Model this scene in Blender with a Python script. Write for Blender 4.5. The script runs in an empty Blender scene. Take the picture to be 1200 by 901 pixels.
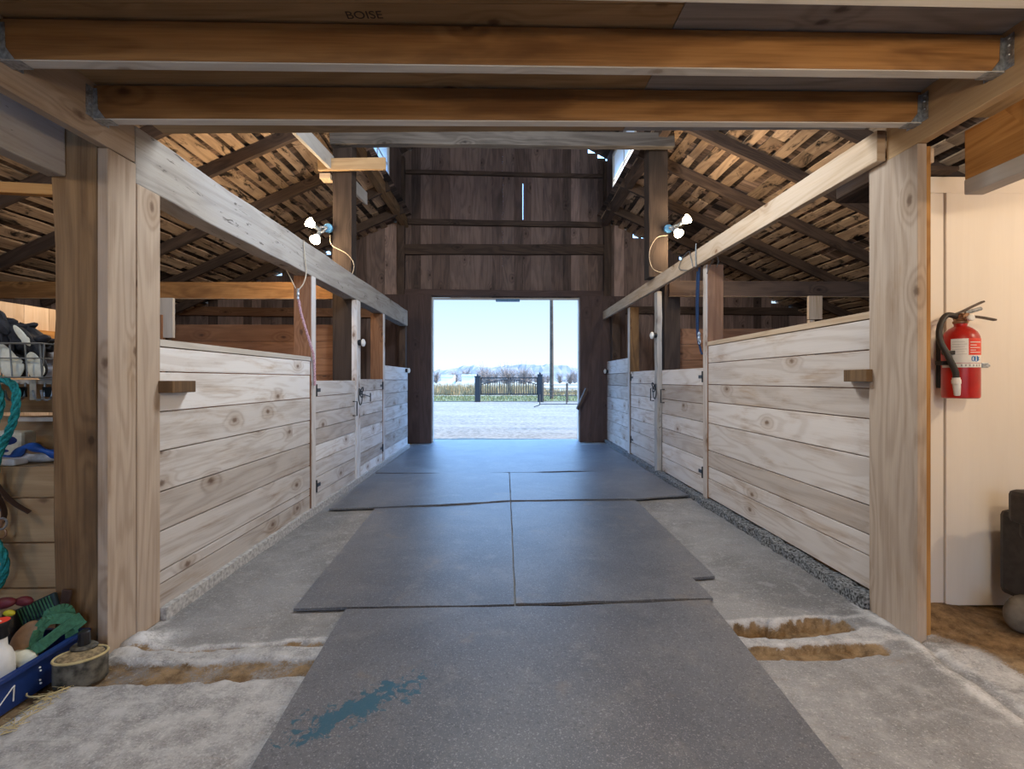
import bpy, bmesh, math, random
from mathutils import Vector, Matrix
random.seed(7)
R = random.Random(11)
S = bpy.context.scene
COL = S.collection
PI = math.pi
H = 1.2                       # camera height
F = 570.0                     # focal length in pixels of a 1200 px wide frame
YAW = 0.014

def at(u, v, z=None, x=None, y=None):
    """pixel of the photograph -> point of the place on a plane z=, x= or y="""
    a = (u - 600) / F; b = (445 - v) / F
    d = Vector((a + YAW, 1 - a * YAW, b))
    if z is not None: t = (z - H) / d.z
    elif x is not None: t = x / d.x
    else: t = y / d.y
    return Vector((0, 0, H)) + d * t

# ------------------------------------------------------------------ materials
class NT:
    def __init__(s, name):
        s.m = bpy.data.materials.new(name); s.m.use_nodes = True
        s.t = s.m.node_tree; s.n = s.t.nodes; s.l = s.t.links
        s.n.clear()
        s.out = s.n.new('ShaderNodeOutputMaterial')
    def N(s, t, **kw):
        n = s.n.new('ShaderNode' + t)
        for k, v in kw.items():
            if k == 'i':
                for kk, vv in v.items():
                    if isinstance(vv, bpy.types.NodeSocket): s.l.new(vv, n.inputs[kk])
                    else: n.inputs[kk].default_value = vv
            else: setattr(n, k, v)
        return n
    def math(s, op, a, b=0.0, c=None, clamp=False):
        i = {0: a, 1: b}
        if c is not None: i[2] = c
        return s.N('Math', operation=op, use_clamp=clamp, i=i).outputs[0]
    def mix(s, f, a, b, mode='MIX'):
        n = s.n.new('ShaderNodeMix'); n.data_type = 'RGBA'; n.blend_type = mode
        for k, v in ((0, f), (6, a), (7, b)):
            if isinstance(v, bpy.types.NodeSocket): s.l.new(v, n.inputs[k])
            else: n.inputs[k].default_value = (v if k == 0 else (*v, 1)[:4])
        return n.outputs[2]
    def ramp(s, f, lo, hi, a=0.0, b=1.0):
        n = s.N('MapRange', i={0: f, 1: lo, 2: hi, 3: a, 4: b}); n.interpolation_type = 'SMOOTHSTEP'
        return n.outputs[0]
    def noise(s, v, sc, det=3.0, rough=0.55, dist=0.0):
        return s.N('TexNoise', i={'Vector': v, 'Scale': sc, 'Detail': det, 'Roughness': rough, 'Distortion': dist}).outputs['Fac']
    def mapping(s, v, sc):
        return s.N('Mapping', i={'Vector': v, 'Scale': sc}).outputs[0]
    def finish(s, col, rough=0.7, bump=None, bstr=0.3, bdist=0.004, metal=0.0, spec=0.4, **kw):
        i = {'Base Color': col if isinstance(col, bpy.types.NodeSocket) else (*col, 1)[:4], 'Roughness': rough, 'Metallic': metal, 'Specular IOR Level': spec}
        i.update(kw)
        p = s.N('BsdfPrincipled', i=i)
        if bump is not None:
            b = s.N('Bump', i={'Height': bump, 'Strength': bstr, 'Distance': bdist})
            s.l.new(b.outputs[0], p.inputs['Normal'])
        s.l.new(p.outputs[0], s.out.inputs[0])
        return s.m

def plain(name, col, rough=0.6, metal=0.0, var=0.15, scale=25.0, **kw):
    t = NT(name)
    o = t.N('TexCoord').outputs['Object']
    n = t.noise(o, scale, 4)
    c = t.mix(t.ramp(n, .3, .7), tuple(x * (1 - var) for x in col), tuple(min(1, x * (1 + var)) for x in col))
    return t.finish(c, rough, n, .15, .002, metal, **kw)

def wood(name, light, dark, knot=(.08, .04, .02), stain=None, stain_amt=.5, wash=None, wash_amt=0.0, ring=9.0, knots=.55, rough=.78, tone=1.0, bstr=.35, char=None, char_amt=.0, cs=(2.3, 6, 1), cth=(.52, .66)):
    """plank wood: grain runs along UV x (metres); 'tone' is each board's own shade"""
    t = NT(name)
    uv = t.N('UVMap', uv_map='UVMap').outputs[0]
    tn = t.N('Attribute', attribute_name='tone').outputs['Fac']
    # knots
    vk = t.N('TexVoronoi', voronoi_dimensions='2D', i={'Vector': t.mapping(uv, (2.1, 3.6, 1)), 'Scale': 1.0, 'Randomness': .9})
    has = t.math('GREATER_THAN', t.N('SeparateColor', i={0: vk.outputs['Color']}).outputs[0], 1 - knots)
    wob = t.math('MULTIPLY_ADD', t.noise(uv, 40, 2), .06, vk.outputs['Distance'])
    kf = t.math('MULTIPLY', t.ramp(wob, .11, .05), has)
    kwide = t.math('MULTIPLY', t.ramp(vk.outputs['Distance'], .33, .0), has)
    # cathedral grain: contour lines of stretched noise, bent round the knots
    n2 = t.noise(t.mapping(uv, (.55, 4.5, 1)), 1.0, 2, .45, .6)
    h = t.math('MULTIPLY_ADD', kwide, .22, n2)
    rings = t.math('PINGPONG', t.math('MULTIPLY', h, ring), .5)
    rings = t.math('MULTIPLY', rings, 2.0)
    fine = t.noise(t.mapping(uv, (3.0, 95, 1)), 1.0, 3, .6)
    g = t.math('ADD', t.math('MULTIPLY', t.ramp(rings, .1, .8), .58), t.math('MULTIPLY', t.ramp(fine, .33, .67), .42))
    c = t.mix(g, dark, light)
    if stain is not None:
        ns = t.noise(t.mapping(uv, (1.1, 3.2, 1)), 1.0, 4, .6, .4)
        c = t.mix(t.math('MULTIPLY', t.ramp(ns, .48, .68), stain_amt), c, stain)
    c = t.mix(t.math('MULTIPLY', kwide, .35), c, tuple((a + b) / 2 for a, b in zip(dark, knot)))
    if wash is not None:
        nw = t.noise(t.mapping(uv, (1.6, 7, 1)), 1.0, 5, .65, .5)
        wf = t.math('MULTIPLY', t.ramp(t.math('ADD', nw, t.math('MULTIPLY', fine, .25)), .30, .66), wash_amt)
        wf = t.math('MULTIPLY', wf, t.ramp(tn, .84, 1.08, .52, 1.0))
        wf = t.math('MULTIPLY', wf, t.math('SUBTRACT', 1.0, t.math('MULTIPLY', kwide, .6)))
        wf = t.math('MULTIPLY', wf, t.math('SUBTRACT', 1.0, t.math('MULTIPLY', t.ramp(rings, .55, .1), .22)))
        c = t.mix(wf, c, wash)
    c = t.mix(t.math('MULTIPLY', kf, .8), c, knot)
    if char is not None:
        nc = t.noise(t.mapping(uv, cs), 1.0, 4, .7, .8)
        c = t.mix(t.math('MULTIPLY', t.ramp(nc, *cth), char_amt), c, char)
    tn2 = t.math('MULTIPLY', tn, tone)
    c = t.mix(1.0, c, t.N('CombineColor', i={0: tn2, 1: tn2, 2: tn2}).outputs[0], 'MULTIPLY')
    hb = t.math('ADD', t.math('MULTIPLY', fine, .7), t.math('MULTIPLY', kf, -.6))
    return t.finish(c, rough, hb, bstr, .003, spec=.25)

M = {}
M['white'] = wood('limewashed_pine', (.50, .40, .31), (.30, .22, .16), (.13, .075, .05), stain=(.29, .20, .13), stain_amt=.65, wash=(.70, .695, .70), wash_amt=.95, ring=8, knots=.42)
M['white_warm'] = wood('limewashed_warm_pine', (.50, .375, .27), (.32, .22, .145), (.15, .085, .05), stain=(.30, .19, .12), stain_amt=.7, wash=(.67, .63, .60), wash_amt=.84, ring=8, knots=.42)
M['grey'] = wood('weathered_grey_timber', (.38, .34, .295), (.215, .19, .165), (.07, .05, .04), stain=(.17, .135, .105), stain_amt=.5, wash=(.43, .415, .40), wash_amt=.7, ring=7, knots=.25, bstr=.6, char=(.05, .04, .034), char_amt=.75, cs=(5, 24, 1), cth=(.61, .68))
M['tan'] = wood('pale_fir', (.42, .31, .215), (.27, .185, .12), (.11, .065, .04), stain=(.22, .15, .10), stain_amt=.5, wash=(.52, .455, .40), wash_amt=.42, ring=9)
M['pine'] = wood('new_pine', (.60, .435, .28), (.45, .305, .18), (.20, .10, .05), stain=(.48, .36, .25), stain_amt=.4, wash=(.64, .565, .475), wash_amt=.4, ring=8)
M['brown'] = wood('old_brown_timber', (.225, .132, .062), (.112, .062, .029), (.04, .022, .012), stain=(.07, .042, .024), stain_amt=.75, wash=(.28, .19, .11), wash_amt=.2, ring=8, bstr=.6)
M['orange'] = wood('amber_fir', (.50, .265, .085), (.33, .155, .045), (.09, .035, .012), stain=(.22, .10, .035), stain_amt=.5, ring=7, knots=.35)
M['amber_dull'] = wood('aged_amber_fir', (.43, .225, .085), (.25, .12, .042), (.07, .03, .012), stain=(.13, .06, .025), stain_amt=.65, ring=7, knots=.35)
M['deck'] = wood('loft_deck_boards', (.36, .24, .13), (.25, .16, .08), (.07, .035, .02), stain=(.22, .14, .07), stain_amt=.4, ring=7, knots=.4)
M['deck_grey'] = wood('grey_loft_board', (.30, .28, .27), (.21, .195, .19), (.07, .06, .06), stain=(.15, .14, .14), stain_amt=.5, ring=7, knots=.3)
M['reddish'] = wood('reddish_stall_boards', (.30, .155, .085), (.20, .095, .05), (.06, .03, .02), stain=(.15, .075, .045), stain_amt=.5, ring=9, knots=.35)
M['tie'] = wood('grey_brown_tie', (.13, .112, .10), (.055, .045, .04), (.025, .02, .018), stain=(.03, .025, .022), stain_amt=.7, wash=(.19, .175, .16), wash_amt=.35, ring=8, knots=.3, bstr=.6)
M['dark'] = wood('smoke_dark_timber', (.095, .063, .048), (.042, .028, .023), (.018, .012, .01), stain=(.024, .017, .015), stain_amt=.7, wash=(.135, .095, .072), wash_amt=.25, ring=8, knots=.3, bstr=.6)
M['tallpost'] = wood('dark_post_timber', (.055, .038, .030), (.026, .018, .015), (.012, .009, .008), stain=(.016, .012, .01), stain_amt=.6, wash=(.085, .058, .043), wash_amt=.25, ring=8, knots=.3, bstr=.6)  # darker timber tone used for the tall posts
M['wallwood'] = wood('dark_barn_siding', (.19, .128, .108), (.092, .064, .058), (.03, .02, .018), stain=(.042, .034, .035), stain_amt=.65, wash=(.26, .20, .18), wash_amt=.35, ring=8, knots=.3, bstr=.5)
M['roof'] = wood('skip_sheathing', (.50, .345, .22), (.29, .19, .12), (.09, .05, .03), stain=(.20, .12, .075), stain_amt=.7, wash=(.60, .44, .30), wash_amt=.3, ring=8, bstr=.7, char=(.025, .018, .014), char_amt=1.0)
M['shake'] = wood('roof_shakes', (.17, .115, .085), (.06, .042, .034), (.02, .015, .012), stain=(.02, .015, .013), stain_amt=.8, ring=8, bstr=.6)
M['doorwood'] = wood('dark_door_boards', (.105, .068, .062), (.072, .046, .042), (.03, .02, .02), stain=(.055, .036, .034), stain_amt=.5, ring=8, knots=.2, rough=.65)
M['edge'] = wood('pale_sawn_edge', (.66, .62, .57), (.52, .48, .43), (.30, .24, .19), stain=(.45, .41, .37), stain_amt=.4, ring=6, knots=.2)
M['ply'] = wood('tan_plywood', (.52, .36, .20), (.40, .26, .14), (.16, .09, .05), stain=(.36, .23, .12), stain_amt=.5, ring=5, knots=.2)
M['whitepaint'] = wood('cream_painted_boards', (.79, .725, .64), (.77, .705, .62), (.62, .53, .44), stain=(.75, .68, .59), stain_amt=.5, ring=6, knots=.08, rough=.55, bstr=.12)
M['greypaint'] = wood('pale_grey_paint', (.52, .50, .48), (.46, .44, .42), (.35, .33, .31), stain=(.40, .38, .36), stain_amt=.4, ring=6, knots=.1, rough=.6)

M['steel'] = plain('galvanised_steel', (.38, .42, .47), .42, .75, .35, 60)
M['iron'] = plain('black_iron', (.025, .028, .033), .5, .4)
M['iron_grey'] = plain('grey_wire', (.16, .17, .17), .45, .6)
M['bluesteel'] = plain('blue_painted_bracket', (.07, .22, .42), .5)
M['navy_post'] = plain('slate_blue_metal', (.016, .020, .024), .5, .2)
M['pipe'] = plain('weathered_pipe', (.055, .045, .038), .5, .3)
M['red'] = plain('extinguisher_red', (.44, .014, .011), .32, 0, .12, 8, **{'Coat Weight': .3})
M['label'] = plain('white_label', (.78, .76, .72), .5, 0, .05)
M['redlabel'] = plain('red_label', (.72, .06, .035), .4, 0, .05)
M['blueink'] = plain('blue_ink', (.02, .22, .55), .6)
M['greyink'] = plain('grey_ink', (.35, .34, .33), .7)
M['blackink'] = plain('dark_stamp_ink', (.04, .028, .022), .8)
M['brass'] = plain('aged_brass', (.30, .17, .10), .4, .7, .3, 40)
M['lever'] = plain('worn_black_lever', (.10, .075, .06), .42, .5, .3, 40)
M['rubberhose'] = plain('black_rubber_hose', (.035, .032, .030), .5)
M['teal'] = plain('teal_rope', (.015, .23, .235), .85, 0, .35, 90)
M['navy'] = plain('blue_plastic', (.012, .035, .16), .4, 0, .2, 6)
M['blueitem'] = plain('bright_blue_plastic', (.02, .10, .42), .45)
M['bluerope'] = plain('blue_lead_rope', (.008, .03, .085), .8, 0, .3, 90)
M['pinkcord'] = plain('red_and_white_cord', (.52, .33, .38), .8, 0, .45, 120)
M['cord'] = plain('pale_cord', (.50, .42, .32), .8)
M['whiteplastic'] = plain('white_plastic', (.74, .73, .70), .4, 0, .06)
M['offwhite'] = plain('offwhite_fabric', (.62, .62, .52), .85, 0, .12)
M['black'] = plain('black_fabric', (.016, .017, .022), .85, 0, .4)
M['blackgloss'] = plain('black_plastic', (.014, .013, .014), .35)
M['cloudy'] = plain('cloudy_plastic', (.48, .48, .50), .3, 0, .25, 20)
M['yellow'] = plain('yellow_plastic', (.62, .55, .03), .5)
M['greenstrap'] = plain('green_webbing', (.05, .17, .10), .85, 0, .25, 60)
M['brush'] = plain('varnished_brush_wood', (.30, .18, .10), .5, 0, .25, 15)
M['bristle'] = plain('dark_bristles', (.018, .04, .05), .8)
M['leather'] = plain('dark_leather', (.055, .030, .022), .6)
M['dustyblack'] = plain('dusty_dark_metal', (.10, .09, .07), .7, .2, .7, 25)
M['dust'] = plain('straw_dust', (.24, .18, .10), .95, 0, .5, 60)
M['straw'] = plain('straw', (.50, .40, .20), .9)
M['tyre'] = plain('dusty_rubber', (.13, .11, .085), .8, 0, .4, 12)
M['machine'] = plain('dark_machine_housing', (.035, .030, .027), .55, 0, .3)
M['white'+'button'] = plain('white_insulator', (.80, .80, .78), .35)
M['maroon'] = plain('maroon_plastic', (.13, .02, .03), .5)

def emis(name, col, st):
    t = NT(name); e = t.N('Emission', i={0: (*col, 1), 1: st}); t.l.new(e.outputs[0], t.out.inputs[0]); return t.m
M['bulb'] = emis('lit_bulb_glass', (1, .80, .52), 30.0)
M['bulb_dim'] = emis('lit_bulb_glass_aside', (1, .70, .38), 4.0)

def dusty_glass():
    t = NT('dusty_glass')
    d = t.N('BsdfTranslucent', i={0: (.85, .90, .95, 1)})
    g = t.N('BsdfTransparent', i={0: (.9, .95, 1, 1)})
    m = t.N('MixShader', i={0: .15}); t.l.new(d.outputs[0], m.inputs[1]); t.l.new(g.outputs[0], m.inputs[2])
    t.l.new(m.outputs[0], t.out.inputs[0]); return t.m
M['pane'] = dusty_glass()

def rubber(name, paint=False, blue=0.0):
    t = NT(name)
    o = t.N('NewGeometry').outputs['Position']
    big = t.noise(o, 1.6, 5, .6, .3); mid = t.noise(o, 7, 4, .65); sp = t.noise(o, 190, 2, .7); sp2 = t.noise(o, 60, 3, .7)
    c = t.mix(t.ramp(big, .35, .68), (.082, .087, .104), (.128, .132, .148))
    c = t.mix(t.math('MULTIPLY', t.ramp(mid, .52, .72), .5), c, (.19, .185, .18))
    sp3 = t.noise(o, 95, 2, .8)
    c = t.mix(t.math('MULTIPLY', t.ramp(t.math('MAXIMUM', sp, sp3), .57, .68), .6), c, (.34, .34, .35))
    c = t.mix(t.math('MULTIPLY', t.ramp(sp2, .46, .32), .6), c, (.045, .046, .054))
    tan = t.noise(o, 3.1, 4, .6, .6)
    c = t.mix(t.math('MULTIPLY', t.ramp(tan, .60, .74), .6), c, (.21, .17, .13))
    if paint:
        # a spill of teal paint: flecks along a short diagonal streak
        mp = t.N('Mapping', vector_type='TEXTURE', i={'Vector': o, 'Location': (-.53, 1.745, 0), 'Rotation': (0, 0, math.radians(40)), 'Scale': (.285, .085, 1)}).outputs[0]
        sx = t.N('SeparateXYZ', i={0: mp})
        mp2 = t.N('CombineXYZ', i={0: sx.outputs[0], 1: sx.outputs[1], 2: 0.0}).outputs[0]
        r = t.N('VectorMath', operation='LENGTH', i={0: mp2}).outputs['Value']
        nn = t.noise(o, 22, 6, .68, .5)
        msk = t.ramp(t.math('SUBTRACT', nn, t.math('MULTIPLY', r, .22)), .335, .36)
        msk = t.math('MULTIPLY', msk, t.ramp(r, 1.5, 1.2))
        c = t.mix(t.math('MULTIPLY', msk, .92), c, (.012, .085, .135))
    hb = t.math('ADD', t.math('MULTIPLY', sp, .5), t.math('MULTIPLY', mid, .8))
    return t.finish(c, .42, hb, .22, .003, spec=.75)
M['mat'] = rubber('rubber_mat')
M['mat_paint'] = rubber('rubber_mat_with_paint', True)
M['curb'] = plain('dark_rough_curb', (.15, .155, .16), .9, 0, 1.0, 70)
M['curb_pale'] = plain('pale_rough_curb', (.42, .41, .40), .9, 0, .3, 45)

def floor_mat():
    t = NT('concrete_and_dirt')
    o = t.N('NewGeometry').outputs['Position']
    d = t.N('Attribute', attribute_name='dirt').outputs['Fac']
    st = t.N('Attribute', attribute_name='pale').outputs['Fac']
    big = t.noise(o, 1.3, 5, .6, .4); mid = t.noise(o, 9, 5, .7, .3); sp = t.noise(o, 120, 3, .75); sc = t.noise(t.mapping(o, (1, 5, 1)), 6, 4, .7, .8)
    c = t.mix(t.ramp(big, .3, .7), (.16, .156, .155), (.275, .27, .27))
    c = t.mix(t.math('MULTIPLY', t.ramp(mid, .5, .7), .55), c, (.36, .35, .345))
    c = t.mix(t.math('MULTIPLY', t.ramp(sc, .55, .75), .45), c, (.22, .17, .13))
    sp4 = t.noise(o, 55, 3, .8)
    c = t.mix(t.math('MULTIPLY', t.ramp(t.math('MAXIMUM', sp, sp4), .57, .68), .5), c, (.56, .54, .52))
    c = t.mix(t.math('MULTIPLY', t.ramp(t.math('MINIMUM', sp, sp4), .40, .3), .6), c, (.10, .09, .085))
    c = t.mix(t.math('MULTIPLY', st, t.ramp(t.math('ADD', mid, t.math('MULTIPLY', sp, .4)), .45, .85)), c, (.72, .71, .70))
    dc = t.mix(t.ramp(t.noise(o, 14, 4, .7), .3, .7), (.115, .072, .036), (.29, .195, .105))
    dc = t.mix(t.math('MULTIPLY', t.ramp(sp, .55, .7), .4), dc, (.46, .35, .22))
    e = t.ramp(t.math('ADD', d, t.math('MULTIPLY', t.math('ADD', t.math('SUBTRACT', mid, .5), t.math('SUBTRACT', sp, .5)), .9)), .35, .7)
    c = t.mix(e, c, dc)
    hb = t.math('ADD', t.math('MULTIPLY', mid, 1.0), t.math('MULTIPLY', sp, .5))
    return t.finish(c, .85, hb, .5, .006, spec=.3)
M['floor'] = floor_mat()

def ground_mat():
    t = NT('pale_gravel_yard')
    o = t.N('NewGeometry').outputs['Position']
    n = t.noise(o, 9, 5, .75); b = t.noise(t.mapping(o, (.25, 1.2, 1)), 1.0, 4, .6)
    c = t.mix(t.ramp(n, .38, .62), (.12, .105, .085), (.235, .205, .165))
    c = t.mix(t.math('MULTIPLY', t.ramp(b, .45, .65), .4), c, (.27, .235, .19))
    return t.finish(c, .95, n, .6, .03, spec=.1)
M['ground'] = ground_mat()

def field_mat(name, a, b, sc):
    t = NT(name); o = t.N('NewGeometry').outputs['Position']
    n = t.noise(t.mapping(o, (.4, 1, 1)), sc, 5, .7)
    return t.finish(t.mix(t.ramp(n, .35, .65), a, b), .95, n, .4, .05, spec=.1)
M['field'] = field_mat('dry_stubble_field', (.26, .22, .155), (.33, .285, .21), .8)
M['grass'] = field_mat('short_green_grass', (.10, .11, .045), (.17, .165, .08), 3)
M['tallgrass'] = field_mat('tall_dry_grass', (.17, .125, .06), (.30, .235, .13), 2)
M['hill'] = field_mat('haze_toned_hill', (.14, .135, .13), (.20, .185, .165), .035)  # distance haze is worked into the hill colour
M['twig'] = field_mat('bare_twigs', (.19, .155, .135), (.24, .20, .175), 1)  # twig colour lightened to suggest distance haze
M['shedwhite'] = field_mat('white_shed_paint', (.70, .71, .72), (.78, .79, .80), 1)
M['shedroof'] = field_mat('shed_roof', (.45, .48, .52), (.55, .58, .60), 1)
M['utilitypole'] = field_mat('weathered_pole', (.055, .043, .034), (.085, .068, .052), 2)

# ------------------------------------------------------------------ mesh building
class MB:
    def __init__(s): s.v = []; s.f = []; s.uv = []; s.tn = []
    def face(s, idx, uvs=None, tone=1.0):
        s.f.append(tuple(idx)); s.tn.append(tone)
        s.uv.append(uvs or [(s.v[i][0], s.v[i][1]) for i in idx])
    def beam(s, p0, p1, w, h, up=(0, 0, 1), segs=1, jit=0.0, tone=None, tv=.12, rnd=R, taper=1.0):
        p0 = Vector(p0); p1 = Vector(p1); d = p1 - p0; L = d.length; d.normalize()
        up = Vector(up)
        sd = d.cross(up)
        if sd.length < 1e-4: sd = d.cross(Vector((0, 1, 0)))
        sd.normalize(); u = sd.cross(d)
        if tone is None: tone = 1 + rnd.uniform(-tv, tv)
        ou, ov = rnd.uniform(0, 50), rnd.uniform(0, 50)
        b0 = len(s.v); ring = ((-1, -1), (1, -1), (1, 1), (-1, 1))
        for k in range(segs + 1):
            q = k / segs; tw = 1 + (taper - 1) * q
            jx, jz = (rnd.uniform(-jit, jit), rnd.uniform(-jit, jit)) if jit else (0, 0)
            for a, b in ring:
                j = rnd.uniform(-jit, jit) * .6 if jit else 0
                j2 = rnd.uniform(-jit, jit) * .6 if jit else 0
                s.v.append(tuple(p0 + d * (L * q) + sd * (a * w / 2 * tw + jx + j) + u * (b * h / 2 * tw + jz + j2)))
        per = (0, w, w + h, 2 * w + h, 2 * w + 2 * h)
        for k in range(segs):
            l0, l1 = L * k / segs, L * (k + 1) / segs
            for e in range(4):
                a = b0 + k * 4 + e; b = b0 + k * 4 + (e + 1) % 4
                s.face((a, b, b + 4, a + 4), [(ou + l0, ov + per[e]), (ou + l0, ov + per[e + 1]), (ou + l1, ov + per[e + 1]), (ou + l1, ov + per[e])], tone)
        e0 = [(ou - .3 * w, ov), (ou + .3 * w, ov), (ou + .3 * w, ov + h), (ou - .3 * w, ov + h)]
        s.face((b0 + 3, b0 + 2, b0 + 1, b0), e0[::-1], tone * .9)
        c = b0 + segs * 4
        s.face((c, c + 1, c + 2, c + 3), e0, tone * .9)
        return s
    def box(s, x0, x1, y0, y1, z0, z1, **k):
        dx, dy, dz = x1 - x0, y1 - y0, z1 - z0
        ax = k.pop('grain', None)
        if ax is None: ax = max((dx, 'x'), (dy, 'y'), (dz, 'z'))[1]
        cx, cy, cz = (x0 + x1) / 2, (y0 + y1) / 2, (z0 + z1) / 2
        if ax == 'x': return s.beam((x0, cy, cz), (x1, cy, cz), dy, dz, **k)
        if ax == 'y': return s.beam((cx, y0, cz), (cx, y1, cz), dx, dz, **k)
        return s.beam((cx, cy, z0), (cx, cy, z1), dx, dy, up=(0, 1, 0), **k)
    def tube(s, pts, r, n=8, closed=False, cap=True, tone=1.0):
        P = [Vector(p) for p in pts]; m = len(P); b0 = len(s.v)
        rr = r if hasattr(r, '__len__') else [r] * m
        prev = None; ln = 0
        lens = [0]
        for i in range(1, m): lens.append(lens[-1] + (P[i] - P[i - 1]).length)
        for i in range(m):
            if closed: d = P[(i + 1) % m] - P[i - 1]
            else: d = P[min(i + 1, m - 1)] - P[max(i - 1, 0)]
            if d.length < 1e-9: d = Vector((0, 0, 1))
            d.normalize()
            if prev is None:
                a = d.cross(Vector((0, 0, 1)))
                if a.length < .05: a = d.cross(Vector((1, 0, 0)))
            else: a = prev - d * prev.dot(d)
            a.normalize(); prev = a; b = d.cross(a)
            for k in range(n):
                t = 2 * PI * k / n
                s.v.append(tuple(P[i] + (a * math.cos(t) + b * math.sin(t)) * rr[i]))
        for i in range(m if closed else m - 1):
            j = (i + 1) % m
            for k in range(n):
                k2 = (k + 1) % n
                uv = [(lens[i], k / n), (lens[i], (k + 1) / n), (lens[i] + .01, (k + 1) / n), (lens[i] + .01, k / n)]
                s.face((b0 + i * n + k, b0 + i * n + k2, b0 + j * n + k2, b0 + j * n + k), uv, tone)
        if cap and not closed:
            s.face([b0 + k for k in range(n)][::-1], [(0, 0)] * n, tone); e = b0 + (m - 1) * n
            s.face([e + k for k in range(n)], [(0, 0)] * n, tone)
        return s
    def lathe(s, prof, c, n=24, axis='z', sx=1.0, sy=1.0, rot=None, tone=1.0):
        """prof: (radius, height) from bottom to top"""
        c = Vector(c); b0 = len(s.v); m = len(prof)
        for r, h in prof:
            for k in range(n):
                t = 2 * PI * k / n
                p = Vector((r * math.cos(t) * sx, r * math.sin(t) * sy, h))
                if axis == 'y': p = Vector((p.x, p.z, p.y))
                elif axis == 'x': p = Vector((p.z, p.x, p.y))
                if rot is not None: p = rot @ p
                s.v.append(tuple(c + p))
        for i in range(m - 1):
            for k in range(n):
                k2 = (k + 1) % n
                s.face((b0 + i * n + k, b0 + i * n + k2, b0 + (i + 1) * n + k2, b0 + (i + 1) * n + k), [(k / n, prof[i][1]), ((k + 1) / n, prof[i][1]), ((k + 1) / n, prof[i + 1][1]), (k / n, prof[i + 1][1])], tone)
        s.face([b0 + k for k in range(n)][::-1], [(0, 0)] * n, tone); e = b0 + (m - 1) * n
        s.face([e + k for k in range(n)], [(0, 0)] * n, tone)
        return s
    def ball(s, c, r, n=16, sc=(1, 1, 1), rot=None, lump=0.0, seed=0):
        rd = random.Random(seed); k = n // 2; prof = []
        b = len(s.v)
        s.lathe([(max(.001, math.sin(PI * i / k)) * r, -math.cos(PI * i / k) * r) for i in range(k + 1)], (0, 0, 0), n)
        ph = [rd.uniform(0, 6) for _ in range(6)]
        for i in range(b, len(s.v)):
            p = Vector(s.v[i])
            if lump:
                q = p / r
                p *= 1 + lump * (math.sin(q.x * 3 + ph[0]) * math.sin(q.y * 3.4 + ph[1]) + .6 * math.sin(q.z * 5 + ph[2]) * math.sin(q.x * 4 + ph[3]))
            p = Vector((p.x * sc[0], p.y * sc[1], p.z * sc[2]))
            if rot is not None: p = rot @ p
            s.v[i] = tuple(Vector(c) + p)
        return s
    def poly(s, pts, z0, z1, tone=1.0):
        """flat prism over a ground-plan polygon (counter-clockwise)"""
        b = len(s.v); n = len(pts)
        for z in (z0, z1):
            for x, y in pts: s.v.append((x, y, z))
        s.face([b + n + i for i in range(n)], None, tone); s.face([b + i for i in range(n)][::-1], None, tone)
        for i in range(n):
            j = (i + 1) % n; s.face((b + i, b + j, b + n + j, b + n + i), None, tone)
        return s
    def build(s, name, mat, parent=None, bevel=0.0, smooth=False, label=None):
        me = bpy.data.meshes.new(name)
        if parent is not None: off = OFF[parent.name]
        else:
            xs, ys, zs = zip(*s.v); off = Vector(((min(xs) + max(xs)) / 2, (min(ys) + max(ys)) / 2, min(zs)))
        me.from_pydata([tuple(Vector(v) - off) for v in s.v], [], s.f)
        ul = me.uv_layers.new(name='UVMap'); k = 0
        for uvs in s.uv:
            for q in uvs: ul.data[k].uv = q; k += 1
        a = me.attributes.new('tone', 'FLOAT', 'FACE'); a.data.foreach_set('value', s.tn)
        me.materials.append(M[mat]); me.validate(); me.update()
        if smooth:
            for p in me.polygons: p.use_smooth = True
        o = bpy.data.objects.new(name, me); COL.objects.link(o)
        if smooth and smooth != 'all':
            try: me.set_sharp_from_angle(angle=math.radians(40))
            except Exception: pass
        if parent is None: o.location = off
        else: o.parent = parent
        OFF[o.name] = off
        if bevel:
            b = o.modifiers.new('edge', 'BEVEL'); b.width = bevel; b.segments = 2; b.limit_method = 'ANGLE'; b.angle_limit = math.radians(35)
        if label: o['label'] = label
        return o
OFF = {}
def tag(o, label, cat, group=None, kind=None):
    o['label'] = label; o['category'] = cat
    if group: o['group'] = group
    if kind: o['kind'] = kind
    return o
def struct(o, label=None):
    o['kind'] = 'structure'
    if label: o['label'] = label
    return o
def thing(name, label, cat, loc, group=None):
    o = bpy.data.objects.new(name, None); COL.objects.link(o); o.location = loc; o.empty_display_size = .1
    OFF[o.name] = Vector(loc)
    return tag(o, label, cat, group)
def arc(c, r, a0, a1, n, ax1=(1, 0, 0), ax2=(0, 0, 1)):
    c = Vector(c); ax1 = Vector(ax1); ax2 = Vector(ax2)
    return [c + ax1 * (r * math.cos(a0 + (a1 - a0) * i / n)) + ax2 * (r * math.sin(a0 + (a1 - a0) * i / n)) for i in range(n + 1)]
def spline(pts, n=8):
    P = [Vector(p) for p in pts]; out = []
    for i in range(len(P) - 1):
        a = P[max(i - 1, 0)]; b = P[i]; c = P[i + 1]; d = P[min(i + 2, len(P) - 1)]
        for k in range(n):
            t = k / n
            out.append(.5 * ((2 * b) + (c - a) * t + (2 * a - 5 * b + 4 * c - d) * t * t + (3 * b - a - 3 * c + d) * t ** 3))
    out.append(P[-1]); return out
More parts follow.
